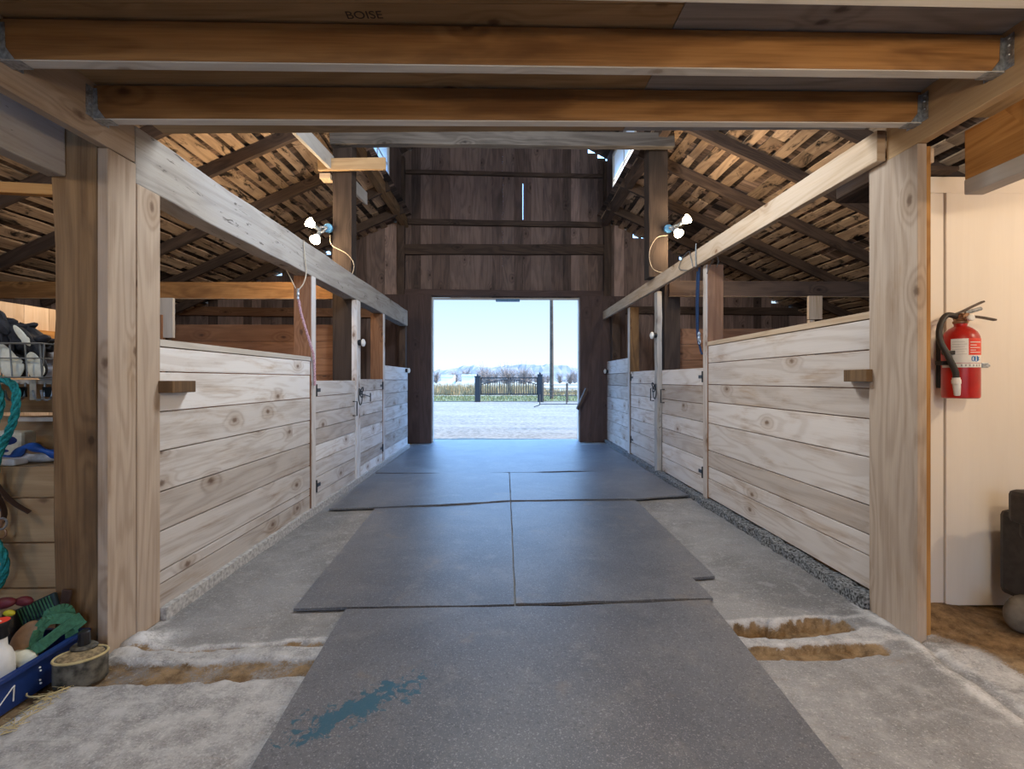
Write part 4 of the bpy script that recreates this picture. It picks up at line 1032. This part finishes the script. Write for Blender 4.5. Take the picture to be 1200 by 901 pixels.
# blue tray with grooming things
tx0, tx1, ty0, ty1, tz = -2.30, -1.83, 1.46, 2.10, -.02
t = thing('tote_tray', 'dark blue plastic tray of grooming things with a white mark on its side', 'tray', ((tx0 + tx1) / 2, (ty0 + ty1) / 2, tz))
m = MB(); hgt = .145; th = .007; fl = .022
def traywall(x0, y0, x1, y1):
    d = Vector((x1 - x0, y1 - y0, 0)).normalized(); o = Vector((d.y, -d.x, 0))
    b = len(m.v)
    for (x, y) in ((x0, y0), (x1, y1)):
        q = Vector((x, y, tz))
        e = -1 if (x, y) == (x0, y0) else 1
        for off, z in ((0, 0), (fl, hgt), (fl + .012, hgt), (fl + .012, hgt - .012)): 
            v = q + o * off + d * e * off + Vector((0, 0, z)); m.v.append(tuple(v))
        for off, z in ((-th, 0), (fl - th, hgt + .002)):
            v = q + o * off + d * e * (off) + Vector((0, 0, z)); m.v.append(tuple(v))
    for a, c in ((0, 1), (1, 2), (2, 3)): m.face((b + a, b + 6 + a, b + 6 + c, b + c))
    m.face((b + 4, b + 5, b + 11, b + 10)); m.face((b + 5, b + 1, b + 7, b + 11))
for a in ((tx1, ty0, tx1, ty1), (tx1, ty1, tx0, ty1), (tx0, ty1, tx0, ty0), (tx0, ty0, tx1, ty0)): traywall(a[0], a[1], a[2], a[3])
m.box(tx0, tx1, ty0, ty1, tz, tz + .006)
body = m.build('tray_body', 'navy', t)
m = MB()
xx = tx1 + .026; 
def sidep(y, z): return (tx1 + fl * (z / hgt) + .003, y, tz + z)
m.tube([sidep(1.775, .045), sidep(1.815, .085), sidep(1.825, .09)], .0022, 6); m.tube([sidep(1.822, .09), sidep(1.828, .03)], .0025, 6)
m.build('lettering', 'whiteplastic', body, label='white hand-drawn mark')
for y, z in ((1.92, .10), (1.925, .085), (1.93, .045), (1.935, .03)): m = MB(); m.ball(sidep(y, z), .004, 8); m.build('paint_dot', 'whiteplastic', body)
# bottle
bp = Vector((-1.935, 1.885, .0))
t = thing('squeeze_bottle', 'white round-shouldered bottle with a black cap in the blue tray', 'bottle', bp)
m = MB(); m.lathe([(.040, .0), (.046, .006), (.047, .10), (.046, .135), (.036, .165), (.026, .18), (.025, .20), (.024, .225)], bp, 28); bb = m.build('bottle_body', 'whiteplastic', t, smooth=True)
m = MB(); m.lathe([(.027, .215), (.030, .22), (.027, .245), (.034, .262), (.036, .272), (.034, .278)], bp, 24); m.build('cap', 'blackgloss', t, smooth=True)
m = MB(); m.lathe([(.033, .2785), (.033, .2795)], bp, 24); m.build('cap_disc', 'redlabel', t, label='red and white cap top')
m = MB(); m.ball(bp + Vector((-.004, -.006, .2795)), .02, 12, (1, .6, .08)); m.build('cap_print', 'whiteplastic', t)
m = MB(); m.box(bp.x - .012, bp.x + .005, bp.y - .0475, bp.y - .0455, .075, .079); m.box(bp.x + .0, bp.x + .012, bp.y - .0475, bp.y - .0455, .065, .068); m.build('faint_print', 'greyink', bb)
t = thing('wooden_brush', 'oval varnished wooden grooming brush standing on edge in the blue tray', 'brush', (-1.93, 2.0, .10))
rot = Matrix.Rotation(.55, 3, 'Y') @ Matrix.Rotation(-.25, 3, 'X')
m = MB(); m.ball((-1.945, 2.0, .155), .07, 20, (.62, .28, 1.0), rot); m.build('brush_back', 'brush', t, smooth=True)
m = MB(); m.ball((-1.955, 2.03, .15), .066, 18, (.60, .40, 1.0), rot, .04); m.build('bristles', 'bristle', t)
t = thing('rubber_curry', 'dark green ribbed grooming pad leaning up out of the blue tray', 'grooming pad', (-1.97, 2.09, .2))
q0 = Vector((-1.985, 2.09, .225)); dd = Vector((.88, .15, .40)).normalized(); 
m = MB(); m.beam(q0 - dd * .09, q0 + dd * .085, .02, .075, up=(-.3, .2, 1)); m.build('pad', 'bristle', t, .006)
m = MB(); u2 = Vector((-.38, 0, .9)).normalized()
for i in range(13):
    c = q0 + dd * (-.078 + .0125 * i) + Vector((0, -.014, 0)); m.tube([c - u2 * .033, c + u2 * .033], .0028, 5)
m.build('ribs', 'greenstrap', t)
m = MB(); c = q0 + dd * .105; m.beam(c - Vector((0, 0, .07)), c + Vector((.02, 0, .035)), .012, .04, up=(1, 0, 0)); m.build('leather_end', 'leather', t, .004)
t = thing('green_strap', 'crumpled green webbing strap in the blue tray, against the post', 'strap', (-1.87, 2.05, .1))
m = MB()
for P in ([(-1.91, 2.01, .08), (-1.90, 2.0, .16), (-1.875, 2.02, .215), (-1.82, 2.06, .20), (-1.79, 2.08, .16)], [(-1.90, 2.02, .20), (-1.87, 2.03, .24), (-1.84, 2.07, .23), (-1.83, 2.08, .12)], [(-1.92, 1.98, .10), (-1.87, 1.99, .13), (-1.83, 2.04, .17), (-1.79, 2.08, .20)]):
    Q = spline(P, 6)
    for a, b in zip(Q[:-1], Q[1:]): m.beam(a, b + (b - a) * .25, .006, .042, up=(.3, .3, 1))
m.build('webbing', 'greenstrap', t)
t = thing('spray_trigger', 'maroon and yellow sprayer head behind the white bottle', 'sprayer', (-2.04, 2.0, .2))
m = MB(); m.ball((-2.055, 2.02, .285), .035, 16, (1.5, .7, .65), Matrix.Rotation(-.15, 3, 'Y')); m.ball((-1.99, 2.04, .285), .028, 14, (1.3, .7, .7)); m.build('head', 'maroon', t, smooth=True)
m = MB(); m.ball((-2.075, 1.99, .255), .03, 12, (1.0, .5, .8), Matrix.Rotation(.7, 3, 'Y')); m.ball((-2.01, 2.0, .255), .022, 12, (1.1, .5, .6)); m.build('trigger', 'yellow', t, smooth=True)
m = MB(); m.lathe([(.04, 0), (.042, .15), (.03, .2), (.02, .24)], (-2.05, 2.04, .0), 18); m.build('sprayer_bottle', 'blackgloss', t, smooth=True)
rs((-1.925, 1.965, .09), Matrix.Rotation(.3, 3, 'Y'), (.55, .4, .3), 'white_rag', 'offwhite', 'small white rag between the brush and the green strap', 'rag', .15)
rs((-1.99, 1.93, .055), None, (.6, .5, .4), 'dark_sponge', 'leather', 'dark sponge low in the blue tray beside the white bottle', 'sponge', .12)
# dusty tin beside the post
tp = Vector((-1.71, 1.985, -.012))
t = thing('dusty_tin', 'dusty dark oval tin with an upright spout at the foot of the brown post', 'tin', tp)
rz = Matrix.Rotation(.5, 3, 'Z')
m = MB(); m.lathe([(.080, 0), (.083, .006), (.083, .098), (.080, .104)], tp, 32, sx=1.05, sy=.78, rot=rz); m.build('tin_body', 'dustyblack', t, smooth=True)
m = MB()
P = [tp + rz @ Vector((.082 * 1.05 * math.cos(a), .082 * .78 * math.sin(a), .103)) for a in [2 * PI * i / 30 for i in range(30)]]; m.tube(P, .005, 6, closed=True); m.build('rim', 'straw', t, label='straw-coloured rim')
m = MB(); m.lathe([(.076, .099), (.07, .106), (.03, .108)], tp, 24, sx=1.05, sy=.78, rot=rz); m.build('dust_top', 'dust', t)
m = MB(); P = tp + Vector((-.03, .05, .1)); m.lathe([(.045, 0), (.05, .012), (.04, .02)], P, 20, sy=.8); m.build('collar', 'dustyblack', t)
m = MB(); m.lathe([(.022, .015), (.020, .07), (.016, .075)], P, 14); m.build('spout', 'blackgloss', t)
# straw wisps on the dirt
m = MB(); rw = random.Random(4)
for i in range(170):
    x, y = rw.uniform(-2.2, -1.72), rw.uniform(1.45, 2.1)
    if tx0 - .03 < x < tx1 + .03 and y > ty0 - .03: x = rw.uniform(-1.745, -1.69)
    a = rw.uniform(0, PI); l = rw.uniform(.01, .045); z = floor_at(x, y)[0] + .004
    m.tube([(x - l * math.cos(a), y - l * math.sin(a), z), (x, y, z + rw.uniform(0, .006)), (x + l * math.cos(a), y + l * math.sin(a), z)], .0012, 4)
m.tube(spline([(-1.84, 1.90, .0), (-1.80, 1.86, .006), (-1.74, 1.87, .004), (-1.69, 1.91, .01)], 6), .003, 5)
tag(m.build('straw_litter', 'straw'), 'loose straw wisps on the dirt beside the blue tray', 'straw', kind='stuff')

# ---- cords on the posts
t = thing('tie_rope', 'red and white twisted cord hanging from a loop over the grey beam', 'rope', (XL + .03, 4.25, 1.2))
m = MB(); xb = XL + .004
m.tube(spline([(xb + .003, 4.16, 2.385), (xb + .012, 4.16, 2.25), (xb + .012, 4.19, 2.12), (xb + .006, 4.15, 2.02), (xb - .02, 4.12, 1.96)], 6), .005, 6)
m.tube(spline([(-1.90, 4.12, 2.20), (-1.84, 4.12, 2.12), (-1.765, 4.12, 1.97)], 5), .004, 6); m.build('loop', 'cord', t)
m = MB(); m.lathe([(.006, -.05), (.012, -.04), (.009, -.02), (.013, 0), (.009, .02), (.012, .04), (.006, .05)], (-1.745, 4.12, 1.92), 12); m.build('swivel', 'steel', t)
m = MB(); P = spline([(-1.742, 4.12, 1.88), (-1.735, 4.17, 1.75), (-1.700, 4.26, 1.52), (-1.688, 4.32, 1.38), (-1.688, 4.34, 1.15)], 8); rope(m, P, .011); m.build('twisted_cord', 'pinkcord', t, smooth=True)
t = thing('lead_rope', 'dark blue lead rope hanging at the white-edged post ' + EXT, 'rope', (XR - .03, 4.75, 1.4))
m = MB(); xq = XR - .03
m.tube(spline([(xq, 4.78, 2.31), (xq - .01, 4.79, 2.0), (xq - .01, 4.79, 1.66), (xq, 4.77, 1.52), (xq + .01, 4.74, 1.45)], 7), .011, 8)
m.tube(spline([(xq, 4.83, 2.28), (xq - .005, 4.84, 2.0), (xq - .005, 4.83, 1.7), (xq - .0, 4.80, 1.55)], 7), .010, 8); m.build('rope_strand', 'bluerope', t, smooth=True)
m = MB(); m.lathe([(.012, -.05), (.018, -.02), (.012, 0), (.018, .02), (.010, .04)], (xq - .012, 4.76, 1.63), 12); ring(m, (xq - .012, 4.75, 1.57), .02, .005, (0, 1, 0), (0, 0, 1)); m.build('snap_clip', 'steel', t)
t = thing('hanging_wire', 'thin pale wire looped over the new pine beam', 'wire', (XR - .06, 4.8, 2.2))
m = MB(); xw = XR - .088; m.tube(spline([(xw, 4.80, 2.32), (xw - .01, 4.84, 2.44), (xw - .004, 4.9, 2.5), (xw, 5.1, 2.47), (xw - .01, 5.15, 2.38), (xw, 4.95, 2.32)], 6), .004, 6)
m.tube([(xw, 4.72, 2.53), (xw - .004, 4.72, 2.42), (xw, 4.72, 2.30)], .006, 6); m.tube(spline([(XR + .0, 4.72, 2.18), (XR - .02, 4.55, 2.28), (XR - .01, 4.45, 2.34), (XR, 4.42, 2.28), (XR, 4.46, 2.24)], 6), .004, 6); m.build('wire_loop', 'iron_grey', t)
# ---- twin floodlights
def flood(label, base, heads, wire):
    t = thing('twin_floodlight', label, 'floodlight', base); b = Vector(base)
    m = MB(); m.lathe([(.05, -.02), (.055, 0), (.05, .02), (.03, .03)], b, 18, axis='y'); m.build('mount_plate', 'bluesteel', t, .003)
    for (dx, dz, aim, lit) in heads:
        c = b + Vector((dx * .5, -.05, dz * .5)); e = b + Vector((dx, -.10, dz))
        aim = Vector(aim).normalized(); rot = aim.to_track_quat('Z', 'Y').to_matrix()
        m = MB(); m.tube([b + Vector((0, -.03, 0)), c, e - aim * .09], .013, 8); m.lathe([(.018, -.10), (.024, -.09), (.024, -.03), (.034, .0)], e, 18, rot=rot); hd = m.build('lamp_holder', 'steel', t, smooth=True)
        m = MB(); m.lathe([(.03, -.005), (.050, .045), (.058, .06), (.050, .072), (.02, .078)], e, 20, rot=rot); m.build('bulb', 'bulb', hd, smooth=True, label='glowing bulb')
        li = bpy.data.lights.new('bulb_light', 'POINT'); li.energy = lit; li.color = (1, .72, .42); li.shadow_soft_size = .05
        lo = bpy.data.objects.new('bulb_light', li); COL.objects.link(lo); lo.location = e + aim * .16
    m = MB(); m.tube(spline([b + Vector(q) for q in wire], 7), .004, 6); m.build('feed_wire', 'cord', t)
FLOOD = 22
flood('twin floodlight with two glowing bulbs on the tall post with the clamp board', (-2.02, 5.58, 2.93), [(-.13, .0, (-.5, -.6, .35), FLOOD), (-.09, -.13, (-.1, -.6, -.7), FLOOD)], [(.02, -.0, -.08), (.05, -.02, -.2), (.22, -.03, -.30), (.30, -.02, -.42), (.26, 0, -.56)])
flood('twin floodlight with two glowing bulbs on the tall post without a clamp board', (2.02, 6.0, 3.07), [(.16, .06, (.5, -.6, .3), FLOOD), (.07, -.06, (.2, -.6, -.6), FLOOD)], [(.0, 0, -.08), (-.15, -.02, -.12), (-.24, -.02, -.3), (-.2, -.03, -.5), (-.04, 0, -.55)])

# ================================================================== outside
m = MB()
gm = bpy.data.meshes.new('ground'); gm.from_pydata([(-400, 9.5, -.03), (400, 9.5, -.03), (400, 700, -.03), (-400, 700, -.03), (-400, -60, -.12), (400, -60, -.12), (400, 9.5, -.12), (-400, 9.5, -.12)], [], [(0, 1, 2, 3), (4, 5, 6, 7)])
gm.materials.append(M['ground']); go = bpy.data.objects.new('ground', gm); COL.objects.link(go); struct(go, 'bright pale gravel yard beyond the doorway')
def flat(name, pts, z, mat, label):
    me = bpy.data.meshes.new(name); me.from_pydata([(x, y, z) for x, y in pts], [], [tuple(range(len(pts)))]); me.materials.append(M[mat])
    o = bpy.data.objects.new(name, me); COL.objects.link(o); return struct(o, label)
flat('lawn', [(-60, 27.5), (60, 27.5), (60, 36), (-60, 36)], .0, 'grass', 'green verge along the gate')
flat('field', [(-300, 36), (300, 36), (300, 420), (-300, 420)], .02, 'field', 'pale dry field beyond the fence')
# tall dry grass along the verge
rg = random.Random(3); V = []; Fc = []
for i in range(9000):
    x = rg.uniform(-14, 9); y = 37 + rg.random() ** 1.3 * 9; h = rg.uniform(.35, 1.05) * (1.0 if x < 3 else .5); a = rg.uniform(0, PI); w = rg.uniform(.02, .05); lx, ly = rg.uniform(-.2, .2), rg.uniform(-.2, .2)
    b = len(V); V += [(x - w * math.cos(a), y - w * math.sin(a), 0), (x + w * math.cos(a), y + w * math.sin(a), 0), (x + lx, y + ly, h)]; Fc.append((b, b + 1, b + 2))
me = bpy.data.meshes.new('tall_grass'); me.from_pydata(V, [], Fc); me.materials.append(M['tallgrass']); o = bpy.data.objects.new('tall_grass', me); COL.objects.link(o)
tag(o, 'tall tan dry grass behind the dark gate', 'grass', kind='stuff')
V = []; Fc = []
for i in range(7000):
    x = rg.uniform(-12, 10); y = 27.6 + rg.random() * 8; h = rg.uniform(.05, .16); a = rg.uniform(0, PI); w = .02
    b = len(V); V += [(x - w * math.cos(a), y - w * math.sin(a), 0), (x + w * math.cos(a), y + w * math.sin(a), 0), (x + rg.uniform(-.06, .06), y, h)]; Fc.append((b, b + 1, b + 2))
me = bpy.data.meshes.new('verge_grass'); me.from_pydata(V, [], Fc); me.materials.append(M['grass']); o = bpy.data.objects.new('verge_grass', me); COL.objects.link(o)
tag(o, 'short green grass on the verge by the gate', 'grass', kind='stuff')
# gate
GY = 27.0
def gx(u): return at(u, 445, y=GY).x
def gz(v): return H + (445 - v) / F * GY
ga, gb = gx(563.5), gx(630)
t = thing('driveway_gate', 'dark double driveway gate with an arched rail and thin pickets', 'gate', ((ga + gb) / 2, GY, -.03))
z0, z1 = gz(462.5), gz(442.2)
for k, (a, b) in enumerate(((ga - .01, (ga + gb) / 2 - .02), ((ga + gb) / 2 + .02, gb + .01))):
    m = MB(); m.box(a, b, GY - .03, GY + .03, z1 - .06, z1); m.box(a, b, GY - .03, GY + .03, z0, z0 + .06)
    m.box(a, a + .06, GY - .03, GY + .03, z0, z1, grain='z'); m.box(b - .06, b, GY - .03, GY + .03, z0, z1, grain='z')
    pts = []
    for i in range(11):
        x = a + (b - a) * i / 10; q = (x - ga) / (gb - ga); pts.append((x, GY, z1 - .40 + .28 * math.sin(PI * q)))
    m.tube(pts, .025, 6); lf = m.build('gate_leaf', 'navy_post', t)
    m = MB()
    for i in range(1, 12):
        x = a + (b - a) * i / 12; q = (x - ga) / (gb - ga); m.tube([(x, GY, z0 + .03), (x, GY, z1 - .40 + .28 * math.sin(PI * q))], .02, 5)
    m.build('pickets', 'navy_post', lf)
for u0, u1, v1, v2, lb in ((556.5, 563, 440.5, 467.5, 'slate-blue gate post at the end towards the sheds'), (630, 635.5, 438.5, 467, 'slate-blue gate post beside the tall utility pole')):
    x0, x1 = gx(u0), gx(u1); t = thing('gate_post', lb, 'post', ((x0 + x1) / 2, GY, -.03), 'gate posts')
    MB().box(x0, x1, GY - .15, GY + .15, -.03, gz(v1) - .06, grain='z').build('shaft', 'navy_post', t, .02)
    m = MB(); c = ((x0 + x1) / 2, GY); m.box(x0 - .02, x1 + .02, GY - .17, GY + .17, gz(v1) - .06, gz(v1)); m.lathe([(.05, 0), (.06, .06), (.01, .14)], (c[0], c[1], gz(v1)), 10); m.build('cap', 'navy_post', t, .01)
# utility pole
px = at(646.5, 445, y=30).x
t = thing('utility_pole', 'tall weathered utility pole beside the gate', 'pole', (px, 30, -.03))
m = MB(); m.tube([(px, 30, -.03), (px, 30, 3), (px - .02, 30, 9.5)], [.125, .115, .09], 14); m.build('pole_shaft', 'utilitypole', t, smooth=True)
m = MB(); m.box(px - 1.1, px + 1.1, 29.85, 29.95, 8.8, 8.95); m.build('crossarm', 'utilitypole', t)
# pipe fence panels
FY = 26.5
for i, (ua, ub) in enumerate(((636.5, 664), (665, 690))):
    a = at(ua, 445, y=FY).x; b = at(ub, 445, y=FY).x; t = thing('pipe_fence_panel', ('pipe fence panel between the gate post and the utility pole', 'pipe fence panel past the utility pole, towards the doorway edge')[i], 'fence', ((a + b) / 2, FY, -.03), 'pipe fence panels')
    for v in (451, 455, 459, 463.5):
        z = H + (445 - v) / F * FY; m = MB(); m.tube([(a, FY, z), (b, FY, z)], .022, 6); m.build('rail', 'pipe', t)
    for x in (a, b):
        m = MB(); m.tube([(x, FY, -.03), (x, FY, 1.02)], .035, 8); m.build('upright', 'pipe', t)
CY = 21.5
a = at(631, 445, y=CY).x; b = at(690, 445, y=CY).x
t = thing('low_pipe_rail', 'low bent pipe rail standing in the gravel in front of the fence', 'rail', ((a + b) / 2, CY, -.03))
def cz(v): return H + (445 - v) / F * CY
m = MB(); m.tube(spline([(a - .2, CY, cz(476.5)), (a, CY, cz(475)), (a + .06, CY, cz(473)), (a + .06, CY, cz(462))], 5), .022, 8); m.tube([(a + .06, CY, cz(473.5)), (b, CY, cz(473.5))], .02, 8); m.build('bottom_pipe', 'pipe', t)
x = at(664, 445, y=CY).x
m = MB(); m.tube([(x, CY, cz(473.5)), (x, CY, cz(453))], .025, 8); m.build('upright', 'pipe', t)
# sheds far off
for (ua, ub, v, lb) in ((541, 556.5, 439.5, 'long low white shed far across the field'), (517, 531, 440.5, 'small white shed far across the field, with a taller end')):
    Y = 140; a = at(ua, 445, y=Y).x; b = at(ub, 445, y=Y).x; zt = H + (445 - v) / F * Y
    t = thing('field_shed', lb, 'shed', ((a + b) / 2, Y, 0), 'white sheds')
    MB().box(a, b, Y, Y + 6, 0, zt - .4).build('shed_wall', 'shedwhite', t)
    m = MB(); m.poly([(a - .2, Y - .2), (b + .2, Y - .2), (b + .2, Y + 6.2), (a - .2, Y + 6.2)], zt - .4, zt - .2); m.beam((a - .2, Y + 3, zt), (b + .2, Y + 3, zt), 3, .5); m.build('shed_roof', 'shedroof', t)
# bare trees along the field's far edge
def bare_tree():
    t = thing('bare_tree', 'bare grey-brown tree along the far edge of the field', 'tree', (0, 0, 0), 'bare trees along the field edge')
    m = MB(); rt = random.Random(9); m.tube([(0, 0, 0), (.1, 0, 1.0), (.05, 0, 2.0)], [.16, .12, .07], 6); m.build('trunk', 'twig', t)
    m = MB()
    for i in range(150):
        a = rt.uniform(0, 2 * PI); e = rt.uniform(.05, 1.35); l = rt.uniform(1.0, 2.9); s = Vector((rt.uniform(-.3, .3), rt.uniform(-.3, .3), rt.uniform(.05, 1.5)))
        d = Vector((math.cos(a) * math.cos(e), math.sin(a) * math.cos(e), math.sin(e) * .9)); mid = s + d * l * .5 + Vector((0, 0, .1))
        m.tube([s, mid, s + d * l + Vector((rt.uniform(-.3, .3), 0, rt.uniform(-.1, .3)))], [.05, .035, .015], 3, cap=False)
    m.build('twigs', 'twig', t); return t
proto = bare_tree(); rt = random.Random(21); kids = list(proto.children)
i = 0
for row in range(5):
    Y = 122 + row * 17
    for u in range(505 + row * 3, 690, 22 - row * 2):
        dense = 530 < u < 622
        if not dense and (row + u) % 3 or row in (0, 1) and 511 < u < 560: continue
        if i == 0: o = proto
        else:
            o = proto.copy(); COL.objects.link(o)
            for k in kids: c = k.copy(); COL.objects.link(c); c.parent = o
        i += 1; q = rt.uniform(1.0, 1.2) * (1 if dense else .8)
        o.location = (at(u + rt.uniform(-3, 3), 445, y=Y).x, Y + rt.uniform(-4, 4), 0); o.rotation_euler = (0, 0, rt.uniform(0, 6)); o.scale = (q, q, q * rt.uniform(1.1, 1.65))
# hills
V = []; Fc = []; n = 160
for j in range(8):
    for i in range(n + 1):
        x = -420 + 840 * i / n; y = 420 + j * 40
        hgt = (sstep(0, 5, j) * 14 + sstep(0, 5, j) * (5 * math.sin(x * .018 + 1.2) + 2.4 * math.sin(x * .061 + j) + 1.6 * math.sin(x * .17 + j * 2) + .9 * math.sin(x * .41 + j)))
        V.append((x, y, max(-.5, hgt)))
for j in range(7):
    for i in range(n): a = j * (n + 1) + i; Fc.append((a, a + 1, a + n + 2, a + n + 1))
me = bpy.data.meshes.new('hills'); me.from_pydata(V, [], Fc); me.materials.append(M['hill']); o = bpy.data.objects.new('hills', me); COL.objects.link(o); struct(o, 'low hills on the horizon, distance haze put into their colour')
# unseen bar, added to throw a long tapered shadow on the gravel
tag(MB().beam((8.2, 12.2, 1.05), (1.86, 12.0, 1.15), .16, .16, taper=.45).build('shadow_bar', 'pipe'), 'unseen tapered bar added in the yard to cast a long shadow', 'rail')

# ================================================================== back of the front bay (behind the viewer): boards around a wide opening
m = MB()
for x0, x1, z0, z1 in ((-6.2, -1.9, 0, 2.6), (2.1, 6.2, 0, 2.6), (-1.9, 2.1, 2.5, 6.5)): m.box(x0, x1, -4.03, -4, z0, z1)
struct(m.build('wall_front', 'wallwood'), 'boards round the wide opening at the near end of the barn')
struct(MB().box(-6.2, -1.72, -4, -1.0, 2.55, 2.58).build('ceiling_front_left', 'deck'))
struct(MB().box(1.95, 6.2, -4, 2.56, 2.60, 2.63).build('ceiling_front_right', 'deck'))
struct(MB().box(-1.72, 1.95, -4, .2, 2.62, 2.65).build('ceiling_front', 'deck'))
struct(MB().box(-6.22, -6.2, -4, -2, 0, 2.6).build('wall_left_front', 'wallwood'))

# ================================================================== light
def lamp(name, loc, e, col, size=.12):
    li = bpy.data.lights.new(name, 'POINT'); li.energy = e; li.color = col; li.shadow_soft_size = size
    o = bpy.data.objects.new(name, li); COL.objects.link(o); o.location = loc; return o
WARM = (1, .68, .36); SOFT = (1, .90, .80); COOL = (.86, .93, 1.0)
lamp('tack_room_bulb', (3.2, 1.25, 2.15), 40, (1, .80, .58), .05)
lamp('front_bay_fill', (.1, -2.2, 2.0), 66, (.95, .98, 1.0), .25)  # added fill behind the viewer, evens out the interior
lamp('loft_edge_bulb', (1.45, .35, 1.95), 44, (1, .74, .45), .06)
lamp('aisle_fill', (.1, 3.3, 3.5), 240, (.92, .97, 1.0), .35)  # unseen fill added over the aisle, in place of daylight from above
lamp('stall_fill', (-2.75, 3.45, 2.0), 14, WARM, .08)  # added warm fill hidden by the plank, brightens the lean-to roof
lamp('tack_corner_fill', (-2.9, 1.2, 2.2), 27, (1, .86, .70), .10)  # fill light added for the tack wall, has no fixture
sun = bpy.data.lights.new('sun', 'SUN'); sun.energy = 10; sun.angle = .009; sun.color = (1, .82, .56)
so = bpy.data.objects.new('sun', sun); COL.objects.link(so); so.rotation_euler = Vector((-.93, .10, -.62)).to_track_quat('-Z', 'Y').to_euler()
w = bpy.data.worlds.new('sky'); S.world = w; w.use_nodes = True; nt = w.node_tree; nt.nodes.clear()
tc = nt.nodes.new('ShaderNodeTexCoord'); sx = nt.nodes.new('ShaderNodeSeparateXYZ'); nt.links.new(tc.outputs['Generated'], sx.inputs[0])
rp_ = nt.nodes.new('ShaderNodeValToRGB'); nt.links.new(sx.outputs[2], rp_.inputs[0]); e = rp_.color_ramp.elements
e[0].position = 0.0; e[0].color = (.84, .91, .96, 1); e[1].position = 1.0; e[1].color = (1.3, 3.0, 6.2, 1)
for p, c in ((.05, (.74, .86, .97)), (.17, (.52, .74, .95)), (.26, (1.1, 2.1, 3.8)), (.5, (1.3, 2.9, 6.0))):
    q = e.new(p); q.color = (*c, 1)
bg = nt.nodes.new('ShaderNodeBackground'); nt.links.new(rp_.outputs[0], bg.inputs[0]); bg.inputs[1].default_value = 1.2
wo = nt.nodes.new('ShaderNodeOutputWorld'); nt.links.new(bg.outputs[0], wo.inputs[0])

# ================================================================== camera
cam = bpy.data.cameras.new('camera'); cam.sensor_width = 36; cam.sensor_fit = 'HORIZONTAL'; cam.lens = 36 * F / 1200
cam.shift_y = -(450.5 - 445) / 1200; cam.clip_start = .05; cam.clip_end = 2000
co = bpy.data.objects.new('camera', cam); COL.objects.link(co); co.location = (0, 0, H); co.rotation_euler = (PI / 2, 0, -YAW)
S.camera = co
S.view_settings.view_transform = 'Standard'; S.view_settings.look = 'None'; S.view_settings.exposure = 0.12; S.view_settings.gamma = 1; S.view_settings.use_curve_mapping = False
S.cycles.max_bounces = 8; S.cycles.diffuse_bounces = 5; S.cycles.use_denoising = True; S.cycles.sample_clamp_indirect = 6
